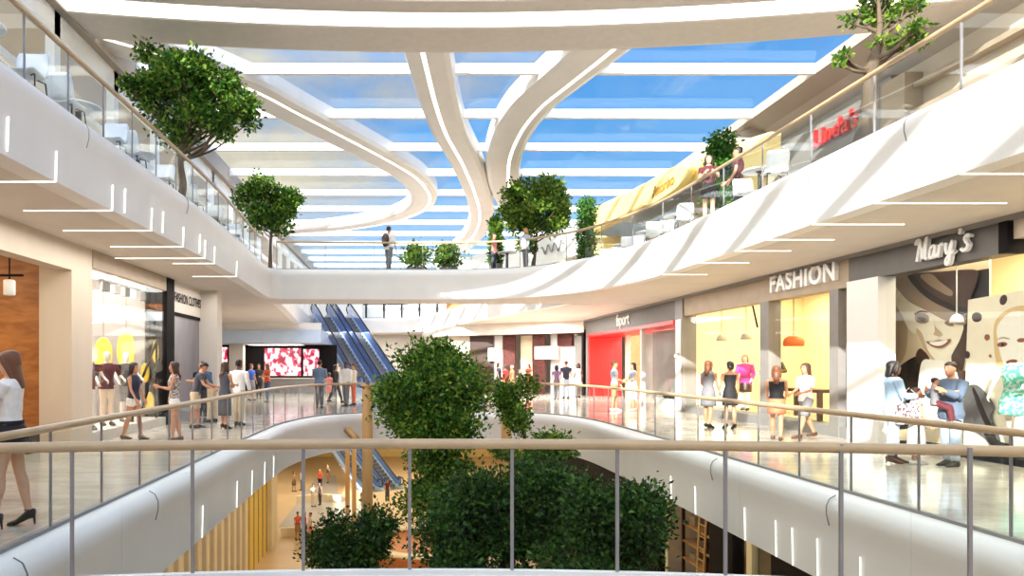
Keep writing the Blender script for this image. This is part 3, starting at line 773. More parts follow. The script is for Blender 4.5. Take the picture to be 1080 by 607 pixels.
# white bell lamp in front of the sepia portrait
def pendant(name, label, px, py, X, r, h, m, ztop=4.08, bell=True, cord='white_metal', group=None):
    q = onx(px, py, X)
    t = thing(name, label, 'pendant lamp', (q.x, q.y, q.z), 0, group)
    prof = [(r, -h), (r*.98, -h*.8), (r*.85, -h*.35), (r*.55, 0), (r*.18, h*.12), (.02, h*.2)] if bell else [(r*.9, -h), (r, -h*.9), (r, -h*.5), (r*.9, 0), (r*.6, h*.35), (.03, h*.5)]
    MB().lathe(prof, n=22).build('lamp_shade', m, t)
    MB().tube([(0, 0, h*.15), (0, 0, ztop-q.z)], .012, n=6).build('cord', cord, t)
    return t
pendant('pendant_lamp', 'small white bell lamp hanging in front of the sepia portrait', 1009, 332, 10.22, .11, .14, 'white_metal')

# ------------------------------------------------------------------ right: FASHION
S('wall_right_fascia_beige', MB().box(XR-.04, XR+.3, 15.25, 24.2, 3.4, 4.1), 'beige_dark')
S('baseboard_right_far', MB().box(XR-.02, XR+.6, 15.2, 24.2, 0, .24), 'mid_grey')
S('window_5', MB().box(XR+.04, XR+.06, 15.9, 24.2, .24, 3.4), 'clear_shop_glass')
for y0, y1 in ((18.6, 19.05), (15.62, 15.95)):
    S('trim_post', MB().box(XR-.04, XR+.3, y0, y1, 0, 3.4), 'mid_grey')
fr = MB(); fr.box(14.2, 14.4, 15.2, 24.4, 0, 4.1); fr.box(10.3, 14.4, 24.25, 24.5, 0, 4.1); fr.box(10.3, 14.4, 15.1, 15.3, 0, 4.1)
S('wall_right_shop_yellow', fr, 'warm_yellow')
ceiling_panel(10.8, 13.8, 16.0, 23.6, 4.07, 'warm glowing ceiling panel inside the pale yellow shop', 'panel_warm')
S('wall_right_recess', MB().box(10.5, 10.6, 15.25, 15.66, 0, 3.4), 'dark_grey')
sh = thing('wall_shelf', 'white metal shelf rack in the dark recess between the white pillar and the yellow shop', 'shelf', (10.3, 15.45, 0))
for z in (.5, .8, 1.1, 1.6): world_child(MB().box(10.15, 10.48, 15.28, 15.6, z, z+.03).build('shelf_board', 'white_metal'), sh)
for y in (15.29, 15.59): world_child(MB().box(10.45, 10.48, y-.012, y+.012, 0, 2.2).build('upright', 'white_metal'), sh)
text_sign('shop_sign', 'FASHION', .62, M_right((XR-.09, 16.98, 3.80), 0), 'raised white FASHION letters on the beige fascia', 'white_metal', .05, spacing=1.12, bold=.018)
for px, py, lab in ((761, 353, 'small grey cone lamp, leftmost inside the pale yellow shop'), (787, 351, 'small grey cone lamp, second from the left inside the pale yellow shop'), (816, 347, 'small grey cone lamp just right of the grey window post')):
    pendant('pendant_lamp', lab, px, py, 10.9, .17, .2, 'lamp_grey', cord='near_black')
pendant('pendant_lamp', 'big orange dome lamp hanging in the pale yellow shop', 837, 357, 10.6, .26, .2, 'orange_lamp', bell=False, cord='near_black')
v = thing('shop_strut', 'dark crossed struts under the ceiling of the pale yellow shop', 'strut', onx(803, 322, 10.5))
a, b_ = onx(793, 318, 10.6), onx(799, 345, 10.6); world_child(MB().tube([a, b_], .03, n=6).build('bar', 'near_black'), v)
a, b_ = onx(813, 316, 10.6), onx(808, 342, 10.6); world_child(MB().tube([a, b_], .03, n=6).build('bar', 'near_black'), v)
# dark console table in the window
c0, c1 = onx(826, 411, 10.7), onx(872, 408, 10.7)
tb = thing('console_table', 'dark wooden console table in the window of the pale yellow shop', 'table', (10.75, (c0.y+c1.y)/2, .24))
world_child(MB().box(10.5, 11.1, c1.y, c0.y, .95, 1.03).build('table_top', 'dark_table'), tb)
for y in (c1.y+.06, c0.y-.06):
    for x in (10.56, 11.04): world_child(MB().box(x-.05, x+.05, y-.05, y+.05, .24, .95).build('leg', 'dark_table'), tb)
S('wall_right_pillar_grey', MB().box(XR-.1, XR+.4, 24.2, 24.85, 0, 4.1), 'mid_grey')
S('wall_right_pillar_strip', MB().box(XR-.12, XR-.1, 24.3, 24.75, 0, 3.3), 'white_plaster')
# wall plate on the pillar
wp = thing('wall_lamp', 'small metal wall lamp on the pillar between the red shop and the yellow shop', 'wall lamp', (XR-.14, 24.5, 1.95))
MB().rbox((0, 0, 0), (.03, .1, .14), .02).build('body', 'lamp_grey', wp); MB().lathe([(.06, -.02), (.07, .04), (.05, .1)], (-.06, 0, 0), n=12).build('lamp_shade', 'white_metal', wp)

# ------------------------------------------------------------------ right: red sport shop
S('wall_right_fascia_sport', MB().box(XR-.04, XR+.3, 24.85, 37.2, 3.3, 4.1), 'dark_grey')
S('wall_right_red', MB().box(XR, 11.7, 36.5, 36.75, 0, 3.3), 'red_panel')
S('ceiling_red_canopy', MB().box(XR-.12, 11.8, 24.95, 36.6, 3.16, 3.3), 'red_panel')
S('wall_right_sport_back', MB().box(13.6, 13.8, 24.5, 40, 0, 4.1), 'white_plaster')
S('wall_right_sport_brick', MB().box(12.1, 12.95, 36.8, 37.1, 0, 3.3), 'terracotta')
S('wall_right_sport_grey', MB().box(10.9, 11.0, 26.6, 29.8, .2, 3.1), 'mid_grey')
S('window_6', MB().box(XR+.04, XR+.06, 24.85, 28.6, .1, 3.16), 'clear_shop_glass')
S('trim_post_sport', MB().box(XR-.03, XR+.12, 28.5, 28.72, 0, 3.16), 'white_plaster')
S('trim_post_sport_far', MB().box(11.2, 11.4, 34.2, 34.4, 0, 3.16), 'beige_panel')
ceiling_panel(11.9, 13.4, 26, 35.5, 4.0, 'glowing white ceiling panel inside the red sport shop', 'panel_bright')
cs = thing('display_case', 'low white display case in the window of the red sport shop', 'display case', (10.5, 26.6, .05))
world_child(MB().box(10.25, 10.8, 25.4, 27.8, 0, .35).build('base', 'white_plaster'), cs)
world_child(MB().box(10.28, 10.78, 25.45, 27.75, .35, 1.1).build('glass_box', 'shop_glass'), cs)
world_child(MB().rbox((10.5, 26.4, .43), (.12, .2, .07), .05).build('shoe', 'near_black'), cs); world_child(MB().rbox((10.5, 27.1, .43), (.12, .2, .07), .05).build('shoe', 'near_black'), cs)
text_sign('shop_sign', 'fsport', .74, M_right((XR-.06, 30.9, 3.70)), 'rounded white raised sport lettering on the dark grey fascia', 'white_metal', .015, bold=.012, spacing=1.0)

# ------------------------------------------------------------------ right: the facade bending away to the far end
FW = [Vector((10, 37.2, 0)), Vector((8.6, 39.2, 0)), Vector((6.2, 40.9, 0)), Vector((3.4, 42.2, 0)), Vector((0.5, 43.0, 0))]
def on_far(px):
    k = (px-PX)/F
    for a, b in zip(FW, FW[1:]):
        den = (b.x-a.x)-k*(b.y-a.y)
        t = (k*a.y-a.x)/den
        if -1e-6 <= t <= 1+1e-6: return a+(b-a)*t
    return FW[-1]
def far_piece(px0, px1, m, z0=0, z1=3.45, back=.0, th=.2, nm='wall_far_bay'):
    a, c = on_far(px0), on_far(px1)
    t = (c-a).normalized(); n = Vector((-t.y, t.x, 0))
    if n.y < 0: n = -n
    q = [a+n*back, c+n*back, c+n*(back+th), a+n*(back+th)]
    S(nm, MB().prism([Vector((p.x, p.y, z0)) for p in q], (0, 0, z1-z0)), m)
for a in ((616, 614, 'near_black', 0, 3.6, -.05), (614, 600, 'mid_grey', 0, 3.3, .5), (600, 574, 'white_plaster', 0, 3.45, .6), (599, 584, 'brick_brown', 2.75, 3.45, .3), (574, 561, 'brick_brown', 0, 3.45, .05),
          (588, 564, 'white_plaster', 2.0, 2.75, -.02), (561, 543, 'cream_panel', 0, 3.45, .8), (543, 530, 'brick_brown', 0, 3.45, .0), (530, 520, 'white_plaster', 0, 3.45, .3), (520, 495, 'dark_table', 0, 3.45, .1), (495, 446, 'beige_panel', 0, 3.45, .2)):
    far_piece(*a)
far_piece(616, 446, 'soffit_plaster', 3.45, 4.1, -.08, .3, 'wall_far_header')
far_piece(522, 516, 'white_plaster', 1.9, 2.7, -.25, .2, 'trim_far_sign')
ceiling_panel(9.2, 10.6, 39.6, 41.0, 4.0, 'glowing panel added to brighten the pale shop past the red shop', 'panel_white')  # added light source standing in for sunlight on the white bays

# ------------------------------------------------------------------ upper terrace, right: yellow restaurant band with an oval sign
yb = MB()
def ztop(y): return 8.35+1.1*(y-19.6)/14.8
def zbot(y): s = (y-19.6)/14.8; return 7.15+.6*min(1, s*4)+.5*s
ys_ = np.linspace(19.6, 34.4, 26)
def ywob(y): return .35*math.sin((y-19.6)/14.8*math.pi)+1.25*max(0, (24.5-y)/4.9)**1.6
yb.rows([[Vector((9.3+ywob(y), y, ztop(y))), Vector((9.2+ywob(y), y, ztop(y)-.12)), Vector((9.2+ywob(y), y, zbot(y)+.08)), Vector((9.26+ywob(y), y, zbot(y))), Vector((9.6+ywob(y), y, zbot(y))), Vector((9.6+ywob(y), y, ztop(y)))] for y in ys_], closed=True, caps=True)
S('wall_terrace_yellow', yb, 'yellow_wall')
S('wall_terrace_yellow_end', MB().box(9.1, 12.4, 33.0, 34.4, Z2, 7.9), 'yellow_wall')
S('wall_terrace_yellow_near', MB().box(10.35, 10.6, 19.9, 21.2, Z2, 8.3), 'yellow_wall')
S('wall_terrace_recess', MB().box(11.0, 11.2, 22.4, 33.0, Z2, 7.8), 'tan_stone')
ct_ = MB(); ct_.rows([[Vector((9.35+ywob(y), y, ztop(y)+.01)), Vector((11.5, y, 9.55)), Vector((12.5, y, 9.4)), Vector((12.5, y, ztop(y)))] for y in ys_ if y > 22.3], closed=True, caps=True)
S('ceiling_terrace_right', ct_, 'roof_taupe')
q = onx(703, 197, 9.5)
sg = thing('oval_sign', 'pale yellow oval signboard with raised script on the yellow terrace band', 'sign', q)
b = MB(); a1_, h_ = 2.3, .38
b.rows([[Vector((-dx, a1_*s*math.copysign(abs(math.cos(2*math.pi*k/36))**.8, math.cos(2*math.pi*k/36)), h_*s*math.sin(2*math.pi*k/36))) for k in range(36)] for dx, s in ((-.1, .97), (.06, 1), (.12, .95))], closed=True, caps=True)
b.build('board', mat('sign_yellow', (248, 226, 140), .5, vary=.02), sg)
mat('sign_brown', (170, 128, 50), .5, vary=0)
t = text_sign('lettering', 'Amorino', .56, M_right((-.14, 0, .02)), None, 'sign_brown', .02, shear=.25); t.parent = sg
text_sign('shop_sign', "Linda's", .74, M_right((12.24, 19.3, 8.32)), "big red raised Linda's letters on the grey terrace band beside the tree trunk", 'sign_red', .05, bold=.008, spacing=1.02)

# white curved band with a scribble sign and the orange shop further on
wb = MB(); pth = spline([(9.1, 34.4, 0), (8.4, 37.5, 0), (7.0, 41, 0), (4.6, 46, 0), (2.6, 50, 0)], 6)
wb.rows([[p+Vector((0, 0, 9.0)), p+Vector((-.12, -.06, 8.9)), p+Vector((-.12, -.06, 7.3)), p+Vector((.2, .1, 7.15)), p+Vector((3.5, 1.2, 7.15)), p+Vector((3.5, 1.2, 9.0))] for p in pth], closed=True, caps=True)
S('wall_terrace_white', wb, 'white_plaster')
ob = MB(); ob.rows([[p+Vector((.6, .25, z)) for z in (Z2, 7.15)] for p in pth])
S('wall_terrace_orange', ob, 'terracotta')
for i in (4, 9, 14, 19):
    p = pth[i]; S('trim_terrace_post', MB().box(p.x+.2, p.x+.45, p.y-.1, p.y+.1, Z2, 7.15), 'wood_post')
ceiling_panel(8.6, 9.6, 36.6, 37.6, 7.13, 'glowing ceiling panel of the orange terrace shop', 'panel_warm')
# scribbled sign on the white band
sc = MB(); p0 = pth[6]
tng = (pth[8]-pth[4]).normalized(); nn = Vector((-tng.y, tng.x, 0)); nn = nn if nn.x < 0 else -nn
cv = [p0+nn*.24+tng*(s*2.4-1.2)+Vector((0, 0, 8.1+.28*math.sin(s*21)*(1-.3*s))) for s in np.linspace(0, 1, 40)]
so = sc.tube(cv, .05, n=6).build('shop_sign', 'mid_grey'); tag(so, 'grey handwritten squiggle sign on the white curved band of the far terrace', 'sign')

# ------------------------------------------------------------------ script letters of the dark fascia
def script_sign(strokes, label, width, height, c, tilt, r=.028):
    root = thing('shop_sign', label, 'sign', c)
    for nm, pts in strokes:
        P = spline([(x, y, 0) for x, y in pts], 7)
        b = MB(); b.tube([Vector((-.05, -p.x*width, p.y*height)) for p in P], r, n=8)
        b.tube([Vector((-.0, -p.x*width, p.y*height)) for p in P], r*.9, n=6)
        b.build(nm, 'white_metal', root)
    root.rotation_euler = (tilt, 0, 0)
    return root
# letter paths in a box: x 0..1 along the word, y 0..1 of the capital height
mary = [('letter', [(0, .78), (.04, .95), (.085, .9), (.06, .45), (.03, 0)]), ('letter', [(.085, .9), (.12, .45), (.125, .1), (.17, .6), (.215, 1.0), (.2, .5), (.185, .08), (.225, .06)]),
        ('letter', [(.36, .5), (.31, .56), (.265, .35), (.27, .08), (.31, .08), (.35, .36), (.365, .54), (.355, .2), (.37, .05), (.41, .2)]),
        ('letter', [(.43, .55), (.425, .3), (.41, .02), (.43, .34), (.465, .55), (.51, .48)]), ('letter', [(.55, .56), (.54, .3), (.56, .1), (.6, .2), (.645, .58), (.63, .2), (.6, -.25), (.555, -.38), (.545, -.2), (.6, .0), (.68, .15)]),
        ('apostrophe', [(.775, 1.02), (.78, .92), (.765, .80)]), ('letter', [(.93, .62), (.89, .7), (.85, .58), (.87, .42), (.9, .28), (.87, .1), (.82, .08), (.79, .18)])]
q = onx(999, 259, XR-.1)
script_sign(mary, "cream script Mary's sign on the dark grey fascia", 1.36, .42, (XR-.1, q.y+.70, q.z-.19), 0, .03)

# ------------------------------------------------------------------ ground storey facades under the slabs
lf = MB()
for y in np.arange(8, 34, 1.1): lf.box(-7.86, -7.7, y, y+.14, -9, -1.2)
S('trim_fins', lf, 'beige_panel')
lf2 = MB()
for y in (34.6, 35.7, 36.8, 37.9, 39.0): lf2.box(-7.82, -7.78, y, y+.12, -9, -1.2)
S('trim_fins_dark', lf2, 'beige_dark')
S('wall_ground_shop_left', MB().box(-8.1, -7.85, 6, 34.5, -9, -1.2), 'cream_panel')
S('wall_ground_shop_left_far', MB().box(-8.1, -7.82, 34.5, 39.3, -9, -1.2), 'yellow_panel')
S('wall_ground_shop_left_end', MB().box(-8.3, -7.55, 39.3, 41, -9, -1.2), 'cream_panel')
rbk = MB(); rbk.box(8.3, 8.6, -2, 15.4, -9, -1.2); rbk.box(8.3, 8.6, 17.2, 18.5, -9, -1.2); rbk.box(8.3, 8.6, 22.2, 45, -9, -1.2); rbk.box(8.3, 8.6, 15.4, 17.2, -2.1, -1.2)
S('wall_ground_shop_right', rbk, 'near_black')
S('wall_ground_bay', MB().box(9.6, 9.7, 15.4, 22.2, -9, -1.2), mat('bay_brown', (110, 88, 66), .7, vary=.2, scale=1.5))
S('wall_ground_bay_side', MB().box(8.6, 9.6, 18.3, 18.5, -9, -1.2), 'beige_dark')
S('trim_bay_post', MB().box(8.35, 8.5, 16.35, 16.6, -9, -2.1), 'cream_panel')
S('window_7', MB().box(8.42, 8.45, 15.4, 17.2, -9, -2.1), 'shop_glass')
rack = thing('storage_rack', 'tall rack of pale boards in the brown bay below the right slab', 'rack', (9.3, 20.3, -9))
for z in np.arange(-8.4, -1.4, .55): world_child(MB().box(9.0, 9.58, 18.6, 22.1, z, z+.06).build('shelf_board', 'wood_post'), rack)
for y in (18.7, 20.3, 22.0): world_child(MB().box(9.0, 9.08, y-.04, y+.04, -9, -1.3).build('upright', 'dark_table'), rack)
for k in range(14):
    y = (19.15, 19.85, 20.75, 21.5)[(k*3) % 4]; z = -8.335+.55*((k//4)*2+(k % 2)+6)
    w, h = .15+.12*rng.random(), .18+.2*rng.random()
    bo = thing('storage_box', 'brown box on the tall rack in the brown bay', 'box', (9.3, y, z+.0), 0, 'boxes on the tall rack')
    co_ = MB().rbox((0, 0, h/2), (.2, w, h/2), .01).build('carton', 'beige_dark' if k % 2 else 'bay_brown', bo); MB().box(-.19, .19, -.02, .02, h-.002, h+.004).build('tape', 'cream_panel', co_)
ld_ = thing('ladder', 'long pale wooden ladder leaning in the brown bay', 'ladder', (8.75, 20.0, -9))
for s in (-.22, .22): world_child(MB().tube([(8.5, 20.0+s, -9), (8.85, 20.0+s, -1.5)], .035, n=6).build('side_rail', 'wood_post'), ld_)
for k in range(22):
    t_ = (k+.5)/22; world_child(MB().tube([(8.5+.35*t_, 19.78, -9+7.5*t_), (8.5+.35*t_, 20.22, -9+7.5*t_)], .022, n=6).build('rung', 'wood_post'), ld_)
pl = MB().tube([(8.2, 21.2, -9), (8.2, 21.2, -1.2)], .05, n=10).build('pole', 'cream_panel'); tag(pl, 'slim cream pole standing in front of the brown bay', 'pole')

# ------------------------------------------------------------------ things of the ground storey
def low_wall(pts, label, h=.55, w=.3, m='cream_panel'):
    P = spline([Vector((*p, -9)) for p in pts], 6); nr = normals2d(P, 1); b = MB()
    b.rows([[q+n*w/2, q+n*w/2+Vector((0, 0, h)), q-n*w/2+Vector((0, 0, h)), q-n*w/2] for q, n in zip(P, nr)], closed=True, caps=True)
    o = b.build('low_wall', m); tag(o, label, 'low wall'); return o
low_wall([(-8.2, 52.8), (-6.5, 53.6), (-4.8, 53.2)], 'farther pale low wall on the ground storey, behind the groups of people')
low_wall([(-7.6, 42.5), (-6.0, 42.7), (-4.2, 42.5)], 'nearer pale low wall on the ground storey, where two people in red and white stand')
bench = thing('round_bench', 'big round terracotta planter bench on the ground storey', 'bench', (1.2, 38.5, -9))
MB().lathe([(3.4, 0), (3.4, .5), (3.5, .55), (3.5, .7), (2.9, .7), (2.9, .45), (.2, .45)], n=40).build('planter_wall', 'terracotta', bench)
MB().lathe([(3.55, .7), (3.55, .8), (2.85, .8), (2.85, .7)], n=40, caps=False).build('seat', 'cream_panel', bench)
pt = thing('wooden_post', 'tall square timber post with a brace rising through the void left of the tree', 'post', (-1.2, 22.7, -9))
world_child(MB().obox((-1.18, 22.75, -4.02), (.17, .17, 4.98)).build('shaft', 'wood_post'), pt)
a, b_ = Vector((-1.18, 22.75, -1.2)), Vector((-1.9, 22.85, -.45))
world_child(MB().tube([a, b_], .11, n=4).build('brace', 'wood_post'), pt)
world_child(MB().obox((-1.18, 22.75, .985), (.22, .22, .03)).build('cap', 'wood_post'), pt)
pt = thing('wooden_post', 'shorter timber post at the far right corner of the gallery void', 'post', (3.45, 22.9, -9))
world_child(MB().obox((3.45, 22.8, -4.02), (.15, .15, 4.98)).build('shaft', 'wood_post'), pt); world_child(MB().obox((3.45, 22.8, .985), (.2, .2, .03)).build('cap', 'wood_post'), pt)
for px, d, lab in ((366.5, 33, 'slim timber post of the pair behind the tall square post, left one'), (373.5, 33, 'slim timber post of the pair behind the tall square post, right one')):
    q = at(px, 500, d)
    r = thing('wooden_post', lab, 'post', (q.x, d, -9)); world_child(MB().obox((q.x, d, -5.1), (.1, .1, 3.9)).build('shaft', 'wood_post'), r); world_child(MB().obox((q.x, d, -8.95), (.16, .16, .05)).build('foot', 'wood_post'), r)

# ------------------------------------------------------------------ escalators
def escalator(label, foot, ang, run, rise, w=1.25, group=None, name='escalator'):
    r = thing(name, label, 'escalator', foot, ang, group)
    sl = rise/run; n = int(run/.42); st = MB()
    for i in range(n):
        y = i*run/n; z = i*rise/n
        st.box(-w/2+.18, w/2-.18, y, y+run/n, z-.35, z+rise/n)
    st.box(-w/2+.18, w/2-.18, -1.2, 0, -.05, .02); st.box(-w/2+.18, w/2-.18, run, run+1.0, rise-.4, rise+.02)
    st.build('steps', 'tread', r)
    for s in (-1, 1):
        x = s*(w/2-.13)
        tr = MB(); tr.prism([Vector((x-.08, -1.3, 0)), Vector((x-.08, -.1, .0)), Vector((x-.08, run, rise-.55)), Vector((x-.08, run+1.1, rise-.55)), Vector((x-.08, run+1.1, rise+.25)), Vector((x-.08, run, rise+.25)), Vector((x-.08, 0, .3)), Vector((x-.08, -1.3, .25))], (.16, 0, 0))
        tr.build('truss_side', 'pale_blue', r)
        bl = MB(); bl.prism([Vector((x-.02, -.9, .25)), Vector((x-.02, 0, .3)), Vector((x-.02, run, rise+.25)), Vector((x-.02, run+.8, rise+.25)), Vector((x-.02, run+.8, rise+.95)), Vector((x-.02, run, rise+.95)), Vector((x-.02, 0, .95)), Vector((x-.02, -.9, .9))], (.04, 0, 0))
        bo = bl.build('balustrade_panel', 'blue_glass_panel', r)
        P = spline([Vector((x, -.6, .35)), Vector((x, -1.1, .4)), Vector((x, -1.25, .65)), Vector((x, -1.1, .92)), Vector((x, -.5, .97)), Vector((x, 0.1, 1.0)), Vector((x, run*.5, rise*.5+.99)), Vector((x, run, rise+.99)), Vector((x, run+.7, rise+.99)), Vector((x, run+1.0, rise+.7)), Vector((x, run+.7, rise+.4))], 5)
        MB().tube(P, .055, n=8).build('handrail', 'rubber_black', bo)
    return r
th = math.atan2(3.7, 8.6)
for k, lab in ((0, 'upper escalator, the left one of the pair rising to the far landing'), (1, 'upper escalator, the right one of the pair rising to the far landing')):
    off = Vector((math.cos(th), math.sin(th), 0))*(k*1.62-.81)
    escalator(lab, Vector((-1.5, 42.3, 0))+off, th, 9.4, Z2, w=1.45)
th2 = R(34)
for k, lab in ((0, 'lower escalator, the left one descending to the ground storey'), (1, 'lower escalator, the right one descending to the ground storey')):
    off = Vector((math.cos(th2), math.sin(th2), 0))*(k*2.1-1.2)
    escalator(lab, Vector((-2.0, 59, -9))+off, th2, 13, 7.6, w=1.7)
# ================================================================== people
for nm, c in (('skin_light', (224, 172, 140)), ('skin_tan', (196, 140, 106)), ('skin_dark', (96, 62, 46)), ('eye_dark', (40, 28, 24)), ('lip', (176, 92, 84)),
              ('hair_brown', (74, 46, 30)), ('hair_auburn', (112, 68, 40)), ('hair_black', (28, 20, 18)), ('hair_grey', (170, 156, 146)), ('hair_blonde', (196, 156, 96)),
              ('shoe_black', (30, 26, 26)), ('shoe_brown', (92, 60, 40)), ('shoe_white', (226, 222, 216)),
              ('c_white', (240, 236, 230)), ('c_black', (26, 24, 28)), ('c_navy', (34, 42, 62)), ('c_khaki', (196, 176, 146)), ('c_blue', (52, 84, 116)), ('c_royal', (48, 92, 176)),
              ('c_grey', (120, 118, 120)), ('c_slate', (70, 72, 82)), ('c_orange', (224, 92, 46)), ('c_coral', (232, 118, 82)), ('c_denim', (72, 92, 128)), ('c_steel', (108, 128, 150)), ('c_maroon', (92, 34, 40)), ('c_red', (206, 40, 38)),
              ('c_pink', (222, 132, 130)), ('c_sky', (168, 196, 222)), ('c_tan', (178, 132, 92)), ('c_suit', (88, 104, 124)), ('c_cream', (236, 222, 200)), ('c_purple', (128, 104, 138)), ('c_magenta', (226, 74, 160)),
              ('c_olive', (92, 84, 58)), ('c_teal', (70, 158, 140)), ('mannequin', (244, 236, 222)), ('mannequin_grey', (190, 180, 168)), ('c_greyblue', (176, 190, 206))):
    mat(nm, c, .75 if nm.startswith('c_') else .5, vary=.05, scale=14)
spotted('p_leopard', (214, 200, 186), (60, 50, 46), 40)
spotted('p_floral', (220, 214, 212), (96, 72, 78), 22)
spotted('p_teal', (86, 172, 152), (176, 206, 190), 20)

REMESH = []          # objects to be fused into one continuous surface at the end
def ring(c, r1, r2, u, w, n=12):
    return [c+u*(r1*math.cos(2*math.pi*k/n))+w*(r2*math.sin(2*math.pi*k/n)) for k in range(n)]

class Fig:
    """a posed human figure in local space: facing -Y, left hand at +X, feet on z = 0"""
    def __init__(s, h=1.7, fem=True, lean=0, ll=(0, 0), lr=(0, 0), al=(5, 8, 15, 0), ar=(5, 8, 15, 0), head=0, nod=0, heel=0, stance=.0, bulk=1.0, child=False):
        k = h/1.70; s.k = k; s.fem = fem; s.bulk = bulk; s.h = h; s.heel = heel
        s.lean = R(lean); s.headyaw = R(head); s.nod = R(nod)
        hipw = .088+stance
        s.legs = {}
        for sd, (sw, kn) in ((1, ll), (-1, lr)):
            hip = Vector((sd*hipw*.95, 0, .90))
            a = R(sw); d1 = Vector((sd*stance*.5, -math.sin(a), -math.cos(a))).normalized(); knee = hip+d1*.425
            a2 = R(sw-kn); d2 = Vector((0, -math.sin(a2), -math.cos(a2))); ank = knee+d2*.405
            s.legs[sd] = [hip, knee, ank, a2]
        low = min(v[2].z for v in s.legs.values()); s.dz = .075+heel-low
        s.rot = Matrix.Rotation(s.lean, 3, 'X')      # positive lean tips the chest towards -Y
        s.hipc = Vector((0, 0, .92))
        s.arms = {}
        shw = .172 if fem else .198
        for sd, (fl, ab, el, inn) in ((1, al), (-1, ar)):
            S0 = s.T(Vector((sd*shw*bulk, .0, 1.395)))
            a = R(fl)-s.lean*0; b = R(ab)
            d = Vector((sd*math.sin(b), -math.sin(a)*math.cos(b), -math.cos(a)*math.cos(b)))
            E = S0+d*.285
            a2 = R(fl+el); i = R(inn)
            d2 = Vector((sd*(math.sin(b)*.5-math.sin(i)), -math.sin(a2), -math.cos(a2))).normalized()
            W = E+d2*.245
            s.arms[sd] = [S0, E, W, d2]
    def T(s, p):
        return s.hipc+s.rot @ (Vector(p)-s.hipc)
    def fin(s, p):
        p = Vector(p); return Vector((p.x, p.y, p.z+s.dz))*s.k
    # ---- pieces: each returns rows of rings, off = cloth thickness
    def torso_rows(s, z0, z1, off=0.0, flare=0.0):
        f = s.fem; b = s.bulk
        prof = [(.80, .150, .100), (.86, .168, .118), (.92, .165 if f else .158, .115), (.99, .145 if f else .152, .102), (1.06, .122 if f else .148, .09), (1.14, .130 if f else .155, .098), (1.22, .142 if f else .165, .108 if f else .112),
                (1.29, .150 if f else .175, .116 if f else .118), (1.35, .155 if f else .18, .108), (1.40, .150 if f else .175, .09), (1.435, .115 if f else .135, .072), (1.465, .062, .058)]
        zs = [p[0] for p in prof]
        def ev(z):
            if z <= zs[0]: return prof[0][1:]
            for i in range(len(zs)-1):
                if z <= zs[i+1]:
                    t = (z-zs[i])/(zs[i+1]-zs[i]); return tuple(prof[i][j]*(1-t)+prof[i+1][j]*t for j in (1, 2))
            return prof[-1][1:]
        zz = [z0]+[z for z in zs if z0+.015 < z < z1-.015]+[z1]; rows = []
        for z in zz:
            r1, r2 = ev(z); t = max(0, (1.0-z)/.3)*flare
            yo = -.012 if f and 1.2 < z < 1.34 else 0.0
            c = s.T((0, yo+.01*(z-1.1), z)); rows.append([s.fin(p) for p in ring(c, r1*b+off+t, r2*b+off+t, Vector((1, 0, 0)), s.rot @ Vector((0, 1, 0)))])
        return rows
    def leg_rows(s, sd, t1=2.0, off=0.0, loose=0.0):
        hip, knee, ank, a2 = s.legs[sd]; b = s.bulk
        st = [(0.0, .092), (.25, .084), (.6, .066), (.92, .054), (1.0, .052), (1.12, .053), (1.35, .055), (1.65, .042), (1.9, .034), (2.0, .034)]
        rows = []
        hip2 = hip+Vector((0, 0, .02))
        def pt(t): return hip2.lerp(knee, t) if t <= 1 else knee.lerp(ank, t-1)
        ts = [q for q in st if q[0] < t1-.03]+[(t1, None)]
        for t, r in ts:
            if r is None:
                r = next((st[i][1]+(st[i+1][1]-st[i][1])*(t-st[i][0])/(st[i+1][0]-st[i][0]) for i in range(len(st)-1) if st[i][0] <= t <= st[i+1][0]), .034)
            p = pt(t); d = (pt(min(t+.05, 2.0))-pt(max(t-.05, 0))).normalized(); u = Vector((1, 0, 0)); u = (u-d*u.dot(d)).normalized(); w = d.cross(u)
            rr = r*b+off+loose*min(1, t)
            back = Vector((0, .008, 0)) if 1.1 < t < 1.6 else Vector()
            rows.append([s.fin(q) for q in ring(p+back, rr, rr*1.06, u, w)])
        return rows
    def foot_rows(s, sd, off=0.0, heel=None):
        hip, knee, ank, a2 = s.legs[sd]
        lift = ank.z-min(v[2].z for v in s.legs.values())
        pitch = max(-.2, min(.9, -(a2)*.55)) if lift > .03 else 0.0
        h = s.heel
        base = Vector((ank.x, ank.y, ank.z-.075-h))
        pr = [(.065, .022, .03, .05), (.05, .036, .045, .045), (0, .038, .052, .048), (-.06, .042, .038, .040), (-.12, .046, .028, .028), (-.165, .042, .02, .02), (-.195, .026, .012, .014)]
        rows = []
        for y, rw, rh, zc in pr:
            hz = h*max(0, min(1, (y+.11)/.13))
            p = Vector((0, y, zc+hz)); p = Matrix.Rotation(-pitch, 3, 'X') @ (p-Vector((0, -.1, 0)))+Vector((0, -.1, 0)) if pitch else p
            c = base+p; rows.append([s.fin(Vector((q.x, q.y, q.z))) for q in ring(c, rw+off, rh+off*.6, Vector((1, 0, 0)), Vector((0, 0, 1)))])
        return rows
